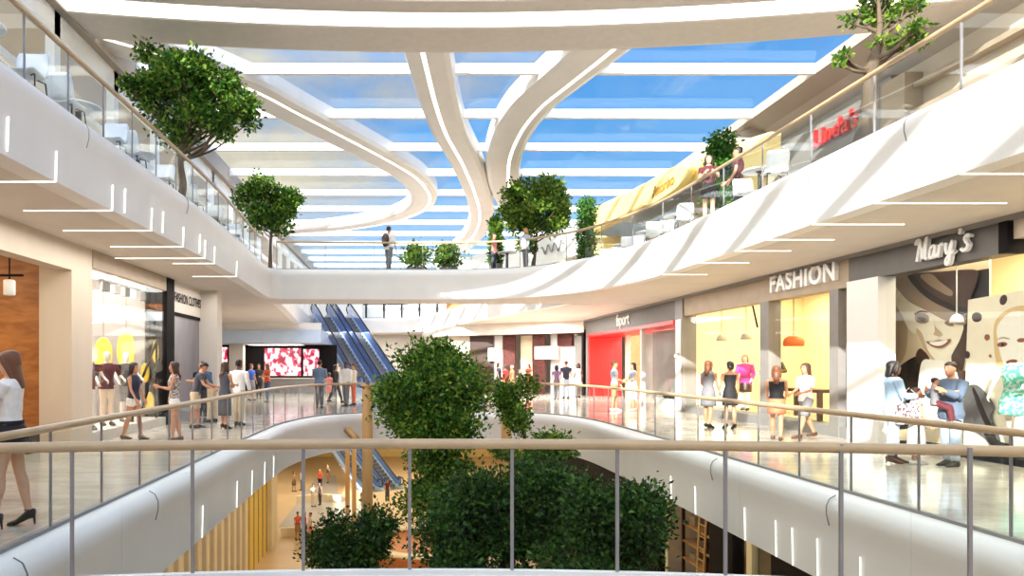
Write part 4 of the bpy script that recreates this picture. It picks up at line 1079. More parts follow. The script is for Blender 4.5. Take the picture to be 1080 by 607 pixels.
    def arm_rows(s, sd, t0=0.0, t1=2.0, off=0.0):
        S0, E, W, d2 = s.arms[sd]; g = 1.0 if not s.fem else .88
        st = [(-.12, .045), (0, .054), (.2, .05), (.5, .043), (.9, .037), (1.0, .036), (1.2, .038), (1.5, .033), (1.85, .025), (2.0, .024)]
        def pt(t): return S0+(E-S0)*t if t <= 1 else E.lerp(W, t-1)
        rows = []
        for t, r in [q for q in st if t0-.13 <= q[0] < t1-.03]+[(t1, None)]:
            if r is None: r = next((st[i][1]+(st[i+1][1]-st[i][1])*(t-st[i][0])/(st[i+1][0]-st[i][0]) for i in range(len(st)-1) if st[i][0] <= t <= st[i+1][0]), .024)
            p = pt(t)
            if t < 0: p = S0+Vector((-sd*.035, 0, .012))
            d = (pt(min(t+.06, 2.0))-pt(max(t-.06, 0))).normalized(); u = Vector((0, 1, 0)) if abs(d.y) < .9 else Vector((1, 0, 0))
            u = (u-d*u.dot(d)).normalized(); w = d.cross(u)
            rows.append([s.fin(q) for q in ring(p, r*g+off, r*g+off, u, w)])
        return rows
    def hand(s, b, sd, fine=False):
        S0, E, W, d2 = s.arms[sd]; d = d2
        side = Vector((sd, 0, 0)); side = (side-d*side.dot(d)); side = side.normalized() if side.length > .1 else Vector((0, 0, 1))
        fwd = d.cross(side).normalized()                    # thickness/width frame: palm faces the body
        wdt = fwd if abs(fwd.y) > .3 or abs(fwd.z) > .3 else side
        nrm = d.cross(wdt).normalized()
        inw = -nrm if (-nrm).dot(Vector((-sd, 0, 0))) >= nrm.dot(Vector((-sd, 0, 0))) else nrm
        rows = []
        for t, rw, rt in ((-.015, .022, .02), (.02, .034, .018), (.06, .042, .016), (.088, .040, .013)):
            rows.append([s.fin(q) for q in ring(W+d*t, rw, rt, wdt, nrm)])
        b.rows(rows, closed=True, caps=True, sm=True)
        for k, ln in enumerate((.066, .076, .071, .055)):
            o = (k-1.5)*.0195; p0 = W+d*.075+wdt*o
            p1 = p0+d*(ln*.5)+inw*.006; p2 = p0+d*(ln*.85)+inw*.022; p3 = p0+d*(ln*.98)+inw*.036
            b.tube([s.fin(q) for q in (p0, p1, p2, p3)], [.0092*s.k, .009*s.k, .008*s.k, .0062*s.k], n=6)
        front = wdt if wdt.y < 0 else -wdt
        p0 = W+d*.02+front*.026; p1 = W+d*.05+front*.05+inw*.008; p2 = W+d*.082+front*.055+inw*.018
        b.tube([s.fin(q) for q in (p0, p1, p2)], [.0115*s.k, .0105*s.k, .0075*s.k], n=6)
    def head_frame(s):
        c = s.T((0, -.012, 1.60)); M = s.rot @ Matrix.Rotation(s.headyaw, 3, 'Z') @ Matrix.Rotation(s.nod, 3, 'X')
        return c, M
    def hp(s, p):
        c, M = s.head_frame(); return s.fin(c+M @ Vector(p))

def skull(s, b):
    c, M = s.head_frame(); rows = []
    # head cross-sections from chin to crown: (z, centre y, half width, half depth)
    for z, yc, rx, ry in ((-.118, -.045, .022, .022), (-.108, -.042, .036, .036), (-.085, -.03, .05, .058), (-.055, -.018, .06, .076), (-.02, -.008, .068, .088), (.02, 0, .073, .095), (.055, .006, .074, .097), (.085, .01, .067, .088), (.107, .012, .05, .066), (.118, .012, .026, .034)):
        rows.append([s.fin(c+M @ Vector((rx*math.cos(2*math.pi*k/14), yc+ry*math.sin(2*math.pi*k/14), z))) for k in range(14)])
    b.rows(rows, closed=True, caps=True, sm=True)
    # nose, ears, neck
    b.tube([s.hp((0, -.088, .022)), s.hp((0, -.104, -.012)), s.hp((0, -.098, -.03))], [.008*s.k, .013*s.k, .009*s.k], n=7)
    for sd in (-1, 1): b.ell(s.hp((sd*.074, .008, -.004)), (.01*s.k, .018*s.k, .03*s.k), M, n=8, m=6)
    n0 = s.T((0, .012, 1.43)); n1 = c+M @ Vector((0, .012, -.07))
    b.tube([s.fin(n0), s.fin(n0.lerp(n1, .5)), s.fin(n1)], [.062*s.k if not s.fem else .055*s.k, .054*s.k if not s.fem else .047*s.k, .05*s.k], n=12)
    b.tube([s.fin(n1), s.fin(c+M @ Vector((0, 0, -.02)))], [.046*s.k, .04*s.k], n=10)

def person(label, x, y, z=0.0, face=0.0, skin='skin_tan', hair=('hair_brown', 'long'), top=('tee', 'c_white'), bottom=('trousers', 'c_khaki'), shoes='shoe_black', voxel=.016, name='person', cat='person', faces=True, extra=None, group=None, hat=None, bare_head=False, **pose):
    s = Fig(**pose)
    root = thing(name, label, cat, (x, y, z), R(face), group)
    heel = s.heel
    # body: one fused surface
    b = MB()
    b.rows(s.torso_rows(.80, 1.465), closed=True, caps=True, sm=True)
    for sd in (1, -1):
        b.rows(s.leg_rows(sd), closed=True, caps=True, sm=True)
        b.rows(s.foot_rows(sd), closed=True, caps=True, sm=True)
        b.rows(s.arm_rows(sd), closed=True, caps=True, sm=True)
        s.hand(b, sd)
    if not bare_head: skull(s, b)
    body = b.build('body', [skin, 'eye_dark', 'lip'], root)
    REMESH.append((body, voxel if voxel > .011 else voxel, s if faces else None))
    # clothes
    def cloth(rowsets, nm, m, vox=None, lab=None):
        q = MB()
        for rs in rowsets: q.rows(rs, closed=True, caps=True, sm=True)
        o = q.build(nm, m, root)
        if len(rowsets) > 1: REMESH.append((o, vox or voxel*.9, None))
        return o
    kind, m = top[0], top[1]
    hem = {'tee': .86, 'tank': .88, 'shirt': .84, 'jacket': .78, 'blouse': .82, 'dress': None, 'strapless': None, 'crop': 1.0, 'tucked': .98, 'gown': None}.get(kind, .86)
    zt = 1.37 if kind in ('strapless', 'crop') else 1.445
    slv = {'tee': .55, 'tucked': .5, 'tank': 0, 'shirt': 1.85, 'jacket': 1.9, 'blouse': 1.5, 'dress': top[2] if len(top) > 2 else 0, 'strapless': 0, 'crop': 0, 'gown': 0}.get(kind, .5)
    if len(top) > 2 and kind != 'dress': slv = top[2]
    off = {'jacket': .026, 'shirt': .018, 'blouse': .02}.get(kind, .012)
    if kind in ('dress', 'strapless', 'gown'):
        rs = [s.torso_rows(.86, zt, off)]
        mid = (s.legs[1][1]+s.legs[-1][1])/2
        L = bottom[2] if len(bottom) > 2 else 1.0      # hem as a fraction hip(0) .. knee(1) .. ankle(2)
        rows = []
        for i in range(7):
            t = i/6; zz = .97-t*(.12+.41*L*.98); p = Vector((0, 0, zz))
            if zz < .9: p = Vector((mid.x, mid.y, 0))*min(1, (.9-zz)/.42)+Vector((0, 0, zz))
            sp = abs(s.legs[1][1].y-s.legs[-1][1].y)/2*min(1, t*1.2)
            r1 = .15+.03*math.sin(min(1, t*3)*1.57)+(.05 if kind == 'gown' else .015)*t; r2 = .115+.025*math.sin(min(1, t*3)*1.57)+sp+(.05 if kind == 'gown' else .01)*t
            if t == 0: r1, r2 = .14, .1
            rows.append([s.fin(q) for q in ring(p, r1, r2, Vector((1, 0, 0)), Vector((0, 1, 0)), 16)])
        rs2 = rs+[s.arm_rows(sd, 0, slv, .012) for sd in (1, -1) if slv > 0]
        cloth(rs2, 'dress_top', m); cloth([rows], 'dress_skirt', bottom[1] if bottom[1] else m)
    else:
        rs = [s.torso_rows(hem, zt, off, .02 if kind in ('blouse', 'jacket') else 0.0)]
        if slv > 0: rs += [s.arm_rows(sd, 0, slv, off+.002) for sd in (1, -1)]
        if kind == 'tank':                                     # shoulder straps
            pass
        cloth(rs, {'tee': 't_shirt', 'tucked': 't_shirt', 'tank': 'tank_top', 'shirt': 'shirt', 'jacket': 'jacket', 'blouse': 'blouse', 'crop': 'top'}.get(kind, 'top'), m)
        bk, bm_ = bottom[0], bottom[1]
        if bk in ('trousers', 'jeans', 'shorts', 'hotpants', 'capri'):
            t1 = {'trousers': 1.93, 'jeans': 1.93, 'shorts': .95, 'hotpants': .38, 'capri': 1.5}[bk]; lo = {'trousers': .016, 'shorts': .02}.get(bk, .004)
            cloth([s.torso_rows(.80, 1.0, .010)]+[s.leg_rows(sd, t1, .009, lo) for sd in (1, -1)], 'trousers' if t1 > 1.2 else 'shorts', bm_)
        elif bk == 'skirt':
            L = bottom[2] if len(bottom) > 2 else .8; rows = []
            mid = (s.legs[1][1]+s.legs[-1][1])/2
            for i in range(7):
                t = i/6; zz = 1.0-t*(.14+.42*L); p = Vector((0, 0, zz))
                if zz < .9: p = Vector((mid.x, mid.y, 0))*min(1, (.9-zz)/.42)+Vector((0, 0, zz))
                sp = abs(s.legs[1][1].y-s.legs[-1][1].y)/2*min(1, t*1.2)
                r1 = .145+.04*math.sin(min(1, t*3)*1.57); r2 = .105+.035*math.sin(min(1, t*3)*1.57)+sp*.9
                rows.append([s.fin(q) for q in ring(p, r1, r2, Vector((1, 0, 0)), Vector((0, 1, 0)), 16)])
            cloth([rows], 'skirt', bm_)
            q = MB(); q.rows([[s.fin(v) for v in ring(s.T((0, 0, z_)), .163, .125, Vector((1, 0, 0)), s.rot @ Vector((0, 1, 0)), 16)] for z_ in (.985, 1.02)], closed=True, caps=True)
            q.build('belt', 'c_black', root)
    # shoes
    for sd in (1, -1):
        q = MB(); q.rows(s.foot_rows(sd, .007), closed=True, caps=True, sm=True)
        if heel > .03:
            hip, knee, ank, a2 = s.legs[sd]; lowz = ank.z-.075-heel
            q.tube([s.fin((ank.x, ank.y+.052, lowz+heel+.01)), s.fin((ank.x, ank.y+.06, lowz+.002))], [.016, .007], n=8)
            q.tube([s.fin((ank.x+.04*math.cos(a), ank.y+.042*math.sin(a)+.005, ank.z+.005)) for a in np.linspace(0, 6.283, 14)], .006, n=5)
        q.build('shoe', shoes, root)
    # hair
    if not bare_head:
        hm, hs = hair; c, M = s.head_frame(); q = MB()
        def cap(pts):
            rows = []
            for z_, yc, rx, ry in pts: rows.append([s.hp((rx*math.cos(2*math.pi*k/16), yc+ry*math.sin(2*math.pi*k/16), z_)) for k in range(16)])
            q.rows(rows, closed=True, caps=True, sm=True)
        if hs == 'long' or hs == 'bob' or hs == 'pony':
            cap([(-.03, .05, .084, .062), (.03, .035, .088, .084), (.058, .02, .087, .102), (.085, .014, .08, .101), (.11, .014, .062, .08), (.13, .014, .03, .04)])
            L = {'long': 1.0, 'bob': .5, 'pony': .3}[hs]
            b0 = s.T((0, .085, 1.40)); rows = []
            cc, MM = s.head_frame()
            for t in np.linspace(0, 1, 8):
                down = t*(.10+.26*L)
                wv = .078+.012*math.sin(t*3.1)-(.035*t*t if hs != 'bob' else 0); yv = .045+.028*t+.03*t*t
                if t < .05: wv *= .7
                p = cc+MM @ Vector((0, yv, .075-down*.5)); p.z -= down*.5
                if p.z < 1.42+.0: p.y = max(p.y, s.T((0, .10, min(1.42, p.z))).y)
                rows.append([s.fin(v) for v in ring(p, wv, (.03 if t < .05 else .05)-.02*t*t+.01*math.sin(t*3), Vector(MM @ Vector((1, 0, 0))), Vector(MM @ Vector((0, 1, 0))), 14)])
            q.rows(rows, closed=True, caps=True, sm=True)
            if hs != 'pony':
                for sd in (1, -1):                              # locks framing the face
                    pts = [s.hp((sd*.06, -.045, .085)), s.hp((sd*.079, -.028, .02)), s.hp((sd*.082, -.0, -.06)), s.hp((sd*.075, .02, -.06-.14*L))]
                    q.tube(pts, [.02*s.k, .026*s.k, .027*s.k, .014*s.k], n=8)
            else:
                q.ell(s.hp((0, .11, .06)), (.045*s.k, .045*s.k, .045*s.k))
        elif hs == 'short':
            cap([(-.04, .056, .064, .054), (0, .042, .078, .072), (.035, .030, .082, .086), (.058, .012, .082, .104), (.085, .010, .075, .102), (.108, .01, .058, .08), (.127, .01, .03, .042)])
        elif hs == 'bald':
            cap([(-.045, .058, .064, .05), (-.01, .05, .075, .062), (.03, .045, .078, .066), (.06, .045, .07, .06)])
        ho = q.build('hair', hm, root); REMESH.append((ho, max(.010, voxel*.8), None))
    return root, s

def finish_people():
    for o, v, s in REMESH:
        md = o.modifiers.new('fuse', 'REMESH'); md.mode = 'VOXEL'; md.voxel_size = v; md.use_smooth_shade = True
        sm = o.modifiers.new('smooth', 'SMOOTH'); sm.factor = .5; sm.iterations = 2 if o.name.startswith('body') else 1
    bpy.context.view_layer.update(); dg = bpy.context.evaluated_depsgraph_get()
    for o, v, s in REMESH:
        ev = o.evaluated_get(dg); me = bpy.data.meshes.new_from_object(ev)
        old = o.data; nm = old.name; o.modifiers.clear(); mats = list(old.materials)
        me.materials.clear()
        for m in mats: me.materials.append(m)
        n = len(me.polygons); me.polygons.foreach_set('material_index', [0]*n); me.polygons.foreach_set('use_smooth', [True]*n)
        o.data = me; me.update(); bpy.data.meshes.remove(old)
        if s is not None:
            q = MB(); c, M = s.head_frame(); k = s.k
            for sd in (-1, 1):
                q.ell(s.hp((sd*.03, -.083, .018)), (.013*k, .007*k, .007*k), s.rot, n=8, m=6, mi=1)
                q.tube([s.hp((sd*.016, -.09, .036)), s.hp((sd*.032, -.088, .042)), s.hp((sd*.048, -.078, .036))], .0036*k, n=5, mi=1)
            q.tube([s.hp((-.024, -.080, -.056)), s.hp((0, -.089, -.053)), s.hp((.024, -.080, -.056))], [.003*k, .007*k, .003*k], n=6, mi=2)
            bm = bmesh.new(); bm.from_mesh(me); off = len(bm.verts)
            vs = [bm.verts.new(p) for p in q.v]
            for f, mi, sm_ in zip(q.f, q.mi, q.smooth):
                fc = bm.faces.new([vs[i] for i in f]); fc.material_index = mi; fc.smooth = True
            bm.to_mesh(me); bm.free()

def ground(px, fy, z=0.0):
    d = depth_of(fy, z); return (px-PX)/F*d, d
def handbag(label, loc, m, w=.26, h=.2, rot=0):
    t = thing('handbag', label, 'bag', loc, rot)
    MB().rbox((0, 0, h/2), (w/2, .05, h/2), .03).build('body', m, t)
    MB().tube([(-w*.3, 0, h*.95), (-w*.25, 0, h*1.5), (0, 0, h*1.75), (w*.25, 0, h*1.5), (w*.3, 0, h*.95)], .008, n=6).build('strap', m, t)
    return t

P_ = lambda px, fy, z=0.0: dict(zip('xy', ground(px, fy, z)))
stand = dict(ll=(6, 4), lr=(-4, 3)); walk = dict(ll=(22, 6), lr=(-16, 14)); still = dict(ll=(2, 2), lr=(-1, 2))
# ---- left gallery
r_, s_ = person('long-haired woman in a white tee and short black skirt, nearest at the left edge', **P_(11, 556), face=-78, skin='skin_light', hair=('hair_auburn', 'long'), top=('tucked', 'c_white', .5), bottom=('skirt', 'c_black', .35), shoes='shoe_black', heel=.075,
       voxel=.010, h=1.70, ll=(10, 5), lr=(-8, 4), al=(28, 8, 95, 25), ar=(24, 8, 100, 25), nod=12)
hd = s_.arms[1][2]+s_.arms[1][3]*.09; hw = Matrix.Rotation(R(-78), 3, 'Z') @ s_.fin(hd); gx, gy = ground(11, 556)
ph = thing('mobile_phone', 'small phone held up by the near woman in the white tee', 'phone', (gx+hw.x, gy+hw.y, hw.z), R(-78))
MB().rbox((0, -.02, .03), (.035, .006, .07), .004).build('case', 'c_black', ph); MB().box(-.03, .03, -.028, -.0265, -.03, .09).build('screen', 'pale_blue', ph)
person('woman in a navy tank top and white shorts with dark hair, facing the leopard-print woman', **P_(141, 463), face=80, hair=('hair_black', 'long'), top=('tank', 'c_navy'), bottom=('hotpants', 'c_white'), shoes='shoe_brown', voxel=.013, ll=(12, 6), lr=(-10, 8), ar=(12, 8, 20, 0), al=(8, 6, 15, 0))
person('woman in a leopard-print top and white shorts holding her hands together', **P_(184, 465), face=-70, hair=('hair_brown', 'long'), top=('tank', 'p_leopard'), bottom=('hotpants', 'c_white'), shoes='shoe_brown', voxel=.013, ll=(4, 3), lr=(-6, 6), al=(20, 8, 85, 30), ar=(22, 8, 80, 30))
person('stooping man in a black shirt and khaki shorts with dark hair', **P_(206, 451), face=95, hair=('hair_black', 'short'), top=('tee', 'c_slate'), bottom=('shorts', 'c_khaki'), fem=False, h=1.74, lean=18, ll=(6, 4), lr=(-3, 3), al=(30, 8, 40, 10), ar=(25, 8, 40, 10), nod=10, voxel=.014)
person('grey-haired man in a dark blue polo and khaki trousers leaning forward', **P_(223, 445), face=-80, skin='skin_light', hair=('hair_grey', 'bald'), top=('tee', 'c_blue'), bottom=('trousers', 'c_khaki'), fem=False, h=1.76, lean=20, ll=(5, 4), lr=(-5, 3), al=(35, 10, 60, 25), ar=(35, 10, 60, 25), nod=10, voxel=.014)
person('man in a pale blue mask and dark top between the two leaning men', x=-6.05, y=20.6, face=10, skin='skin_light', hair=('hair_black', 'short'), top=('tee', 'c_navy'), bottom=('trousers', 'c_slate'), fem=False, h=1.74, voxel=.016, **still)
person('woman in a dark sleeveless midi dress standing before the man in white', **P_(237, 452), face=150, hair=('hair_brown', 'long'), top=('dress', 'c_slate', 0), bottom=('x', 'c_slate', 1.35), shoes='shoe_black', heel=.05, voxel=.014, h=1.66, al=(18, 6, 60, 20), ar=(15, 6, 70, 20), **still)
person('man in a white shirt and khaki trousers seen from behind', **P_(252, 448), face=165, skin='skin_dark', hair=('hair_black', 'short'), top=('shirt', 'c_white'), bottom=('trousers', 'c_khaki'), fem=False, h=1.78, voxel=.014, al=(10, 8, 60, 20), ar=(8, 8, 15, 0), **still)
person('woman in a royal blue top and grey skirt further down the left gallery', **P_(265, 422), face=60, hair=('hair_brown', 'pony'), top=('tee', 'c_royal'), bottom=('skirt', 'c_grey', .7), voxel=.018, **stand)
person('woman in black with long dark hair between the blue top and the orange top', **P_(273, 420), face=10, hair=('hair_black', 'long'), top=('tee', 'c_black'), bottom=('jeans', 'c_black'), voxel=.018, **stand)
person('woman in an orange top and blue jeans with long brown hair', **P_(282, 424), face=-35, hair=('hair_auburn', 'long'), top=('tank', 'c_orange'), bottom=('jeans', 'c_denim'), voxel=.017, al=(20, 8, 80, 25), ar=(20, 8, 75, 25), **stand)
person('man in a steel blue shirt and dark trousers standing alone with his back turned', **P_(337, 430), face=175, hair=('hair_black', 'short'), top=('shirt', 'c_steel'), bottom=('trousers', 'c_slate'), fem=False, h=1.82, voxel=.016, al=(14, 6, 70, 30), ar=(14, 6, 70, 30), **still)
person('child-sized girl in pink beside the man in the steel blue shirt', x=(347-PX)/F*31.5, y=31.5, face=150, hair=('hair_brown', 'bob'), top=('tee', 'c_pink'), bottom=('skirt', 'c_pink', .8), h=1.3, voxel=.018, **still)
person('woman all in black at the foot of the upper escalator', **P_(354, 424), face=70, hair=('hair_black', 'bob'), top=('shirt', 'c_black'), bottom=('jeans', 'c_slate'), voxel=.017, **walk)
person('man in a white shirt and grey trousers among the group by the escalator', **P_(365, 428), face=-30, skin='skin_dark', hair=('hair_black', 'short'), top=('shirt', 'c_white'), bottom=('trousers', 'c_grey'), fem=False, h=1.78, voxel=.017, **stand)
person('woman in a cream top and orange trousers, right end of the escalator group', **P_(373, 427), face=-60, hair=('hair_brown', 'short'), top=('shirt', 'c_cream'), bottom=('trousers', 'c_coral'), voxel=.017, **stand)
# ---- right gallery
person('woman in a purple top and grey trousers walking away past the red shop', **P_(587, 421), face=170, hair=('hair_black', 'bob'), top=('tee', 'c_purple'), bottom=('trousers', 'c_grey'), voxel=.018, h=1.64, **stand)
person('man in a navy shirt and pale trousers walking beside the woman in purple', **P_(597, 420), face=185, hair=('hair_brown', 'short'), top=('tee', 'c_navy'), bottom=('trousers', 'c_greyblue'), fem=False, h=1.85, voxel=.018, **stand)
person('dark-haired woman in a short white dress in front of the grey bay', x=9.05, y=35.2, face=-40, skin='skin_dark', hair=('hair_black', 'long'), top=('dress', 'c_white', 0), bottom=('x', 'c_white', .6), voxel=.018, h=1.72, **stand)
far = [(526, 37.6, 'woman in a dark navy dress, leftmost of the far group left of the red dress', 'c_navy', 'hair_black', 1.78), (533, 37.4, 'woman in a broad red coat in the far group beyond the void', 'c_red', 'hair_black', 1.66), (540, 38.0, 'person in tan beside the red coat in the far group', 'c_tan', 'hair_grey', 1.62),
       (548, 38.4, 'short dark-haired child in black in the far group', 'c_black', 'hair_black', 1.45), (557.5, 37.8, 'slim woman in a long red dress in the far group', 'c_red', 'hair_brown', 1.72)]
for i, (px, d, lab, c, h_, hh) in enumerate(far):
    person(lab, x=(px-PX)/F*d, y=d, face=[60, -120, -80, 20, -60][i], hair=(h_, 'short' if i in (2, 3) else 'bob'), top=('dress', c, .5), bottom=('x', c, 1.4), voxel=.02, h=hh, bulk=1.25 if i == 1 else 1.0, **still)
person('man in a white polo and tan shorts outside the red shop', **P_(648, 433), face=75, skin='skin_tan', hair=('hair_brown', 'short'), top=('tee', 'c_sky'), bottom=('shorts', 'c_tan'), shoes='shoe_white', fem=False, h=1.78, voxel=.015, al=(10, 6, 25, 10), ar=(10, 6, 60, 10), **stand)
person('woman in a pale grey dress talking outside the red shop', **P_(668, 433), face=-80, hair=('hair_black', 'long'), top=('dress', 'c_greyblue', .3), bottom=('x', 'c_greyblue', 1.1), shoes='shoe_white', h=1.72, voxel=.015, al=(18, 6, 70, 20), ar=(12, 6, 60, 20), **stand)
person('woman in a grey dress with long brown hair, leftmost at the pale yellow shop', **P_(747, 451), face=130, hair=('hair_auburn', 'long'), top=('dress', 'c_grey', 0), bottom=('x', 'c_grey', .75), shoes='shoe_black', h=1.72, heel=.03, voxel=.013, al=(10, 6, 50, 15), ar=(10, 6, 20, 0), **stand)
person('woman in a black strapless dress seen from behind at the pale yellow shop', **P_(770, 452), face=175, hair=('hair_black', 'pony'), top=('strapless', 'c_black'), bottom=('x', 'c_black', .7), shoes='shoe_black', heel=.05, h=1.68, voxel=.013, al=(6, 10, 12, 0), ar=(6, 10, 12, 0), **stand)
person('woman in a black top and orange skirt with long light brown hair', **P_(819, 464), face=150, hair=('hair_auburn', 'long'), top=('crop', 'c_black'), bottom=('skirt', 'c_coral', .5), shoes='shoe_brown', h=1.66, voxel=.012, al=(10, 6, 30, 10), ar=(14, 6, 40, 10), **walk)
person('woman in a white tee and grey knee shorts with long dark hair', **P_(850, 461), face=-75, hair=('hair_brown', 'long'), top=('tee', 'c_white', .8), bottom=('shorts', 'c_grey'), shoes='shoe_brown', h=1.72, voxel=.012, al=(14, 8, 60, 15), ar=(10, 8, 55, 15), **walk)
person('woman in a pale jacket, floral tunic and white trousers at the portrait shop', **P_(942, 488), face=75, skin='skin_dark', hair=('hair_black', 'bob'), top=('jacket', 'c_sky'), bottom=('trousers', 'c_greyblue'), shoes='shoe_brown', heel=.04, h=1.66, voxel=.011, al=(10, 8, 45, 15), ar=(15, 8, 75, 20), **stand)
person('girl in a white sundress between the floral woman and the man in the suit', **P_(966, 489), face=70, skin='skin_tan', hair=('hair_brown', 'short'), top=('dress', 'c_white', 0), bottom=('x', 'c_white', 1.6), shoes='shoe_white', h=1.26, voxel=.011, nod=-12, al=(10, 5, 15, 0), ar=(12, 5, 20, 0), **stand)
mr, ms = person('man in a blue-grey suit holding a small child at the portrait shop', **P_(1003, 491), face=-75, skin='skin_tan', hair=('hair_black', 'short'), top=('jacket', 'c_suit'), bottom=('trousers', 'c_greyblue'), shoes='shoe_black', fem=False, h=1.68, voxel=.011, al=(28, 6, 88, 22), ar=(25, 6, 95, 22), **still)
# child sitting on the man's forearms
person('small child in a grey top carried in the arms of the man in the suit', x=mr.location.x-.30, y=mr.location.y-.04, z=.70, face=60, skin='skin_tan', hair=('hair_black', 'short'), top=('shirt', 'c_grey'), bottom=('trousers', 'c_maroon'), shoes='shoe_black', h=.86, voxel=.010, ll=(75, 60), lr=(65, 60), al=(35, 8, 60, 10), ar=(60, 8, 40, 10), name='person')
bx_, by_ = ground(944, 488)
handbag('big floral cloth bag at the hip of the woman in the pale jacket', (bx_+.06, by_-.24, .68), 'p_floral', .46, .34, R(10))
# ---- upper storey
r_, bs = person('man with a dark backpack walking along the upper bridge', x=(410-PX)/F*26.3, y=26.3, z=Z2+.014, face=140, skin='skin_tan', hair=('hair_black', 'short'), top=('shirt', 'c_white', 1.2), bottom=('trousers', 'c_grey'), fem=False, h=1.76, voxel=.016, **stand)
bp = thing('backpack', 'dark brown backpack on the man walking the upper bridge', 'backpack', (r_.location.x-.13, 26.3-.15, Z2+1.0), R(140))
MB().ell((0, .0, .25), (.17, .11, .27), n=14, m=10).build('bag', 'dark_table', bp); MB().ell((0, .09, .16), (.11, .06, .12)).build('pocket', 'shoe_brown', bp)
for sx in (-.1, .1): MB().tube([(sx, -.09, .48), (sx, -.2, .5), (sx, -.27, .35), (sx, -.2, .1), (sx, -.06, .05)], .016, n=6).build('strap', 'c_black', bp)
person('woman in a dark red top and black skirt standing on the right upper terrace', x=7.75, y=17.3, z=Z2+.014, face=-20, skin='skin_light', hair=('hair_black', 'long'), top=('tee', 'c_maroon'), bottom=('skirt', 'c_black', .5), h=1.74, voxel=.013, al=(20, 8, 90, 30), ar=(20, 8, 90, 30), nod=-8, **stand)
person('man in a maroon tee and dark jeans standing in front of the green column plant', x=8.25, y=16.8, z=Z2+.014, face=-120, skin='skin_tan', hair=('hair_black', 'short'), top=('tee', 'c_maroon'), bottom=('jeans', 'c_slate'), fem=False, h=1.78, voxel=.013, al=(8, 8, 20, 0), ar=(14, 6, 40, 10), **stand)
person('person in pink at the far left of the table group on the upper bridge', x=3.5, y=26.3, z=Z2+.014, face=60, hair=('hair_brown', 'short'), top=('tee', 'c_pink'), bottom=('jeans', 'c_slate'), h=1.5, voxel=.018, **still)
person('person in a pale grey top beside the table on the upper bridge', x=4.6, y=25.6, z=Z2+.014, face=-60, hair=('hair_blonde', 'bob'), top=('blouse', 'c_greyblue'), bottom=('jeans', 'c_grey'), h=1.55, voxel=.018, **still)
# ---- ground storey: small far figures
gp = [(310, 518, 'woman in brown, leftmost on the grey inlay of the ground storey', 'c_tan', 'c_olive', 60), (318, 516.5, 'man in white and grey beside the leftmost woman on the grey inlay', 'c_white', 'c_grey', -60), (337.5, 515, 'person in an orange top and dark skirt on the ground storey', 'c_orange', 'c_black', 20), (346, 509, 'person in olive next to the orange top on the ground storey', 'c_olive', 'c_tan', -40),
      (330.5, 534, 'woman in a cream dress in front of the farther low wall', 'c_cream', 'c_cream', 40), (337.5, 532, 'shorter person in grey beside the cream dress', 'c_grey', 'c_slate', -30), (383, 540, 'man in a brown shirt and pale jeans on the tan paving', 'c_tan', 'c_sky', 160), (391, 534, 'woman in blue-grey beside the man in the brown shirt', 'c_steel', 'c_steel', -140),
      (408.5, 528, 'person in maroon near the tree foliage on the ground storey', 'c_maroon', 'c_slate', 30), (314, 569, 'person in orange-tan, left one by the nearer low wall', 'c_coral', 'c_tan', 30), (321, 569, 'person in a red top by the nearer low wall', 'c_red', 'c_maroon', 90), (327.5, 570, 'person in white by the nearer low wall', 'c_white', 'c_pink', -60)]
for i, (px, fy, lab, a, b_, fc) in enumerate(gp):
    gx, gy = ground(px, fy, -9.0)
    person(lab, x=gx, y=gy, z=-9.0, face=fc, hair=(('hair_brown', 'hair_black')[i % 2], 'bob' if i % 2 == 0 else 'short'), top=('tee', a), bottom=(('trousers', b_) if i % 3 else ('skirt', b_, .8)), voxel=.024, h=1.7, faces=False, **stand)
# ---- mannequins in the windows
def mannequin(label, x, y, z, face, top, bottom, skin='mannequin', wig=None, **kw):
    h_ = kw.pop('hair', None)
    return person(label, x=x, y=y, z=z, face=face, skin=skin, hair=h_ or (skin, 'bald'), top=top, bottom=bottom, shoes=kw.pop('shoes', 'shoe_black'), voxel=.014, name='mannequin', cat='mannequin', faces=False, **kw)
for px, d, lab, t, b_ in ((96, 15.2, 'mannequin in a maroon tee and white trousers at the near edge of the left window', ('tee', 'c_maroon'), ('jeans', 'c_white')), (113, 16.3, 'mannequin in a maroon and brown top, middle of the left window', ('shirt', 'c_maroon', .9), ('jeans', 'c_cream')), (133, 17.4, 'mannequin in a black top and grey shorts, farthest of the left window', ('tee', 'c_black'), ('shorts', 'c_grey'))):
    q = at(px, 400, d); mannequin(lab, max(q.x, -7.9) if q.x < -6.95 else -7.0, d, .22, 40, t, b_, ll=(4, 2), lr=(-4, 4), al=(10, 25, 60, 10), ar=(8, 20, 50, 10), h=1.74)
q = onx(786, 420, 10.75); mannequin('mannequin in a magenta jacket and dark skirt inside the pale yellow shop', 10.75, q.y, .24, -40, ('jacket', 'c_magenta'), ('skirt', 'dark_table', .7), hair=('hair_blonde', 'bob'), fem=True, h=1.72, ll=(5, 2), lr=(-5, 4), al=(10, 15, 40, 10), ar=(10, 15, 40, 10))
q = onx(815, 420, 10.9); mannequin('mannequin in a dark olive top behind the grey window post', 10.95, q.y, .24, -60, ('shirt', 'c_olive'), ('trousers', 'c_cream'), fem=True, hair=('hair_blonde', 'bob'), h=1.8, ll=(3, 2), lr=(-3, 4), al=(10, 35, 80, 20), ar=(10, 30, 70, 20))
q = onx(1064, 420, 10.0); mannequin('headless mannequin in a teal patterned dress in front of the pale portrait', 10.32, q.y+.25, .12, -60, ('dress', 'p_teal', 0), ('x', 'p_teal', .45), bare_head=True, h=1.85, ll=(16, 2), lr=(-14, 8), al=(16, 18, 70, 10), ar=(10, 15, 40, 10), shoes='shoe_black')
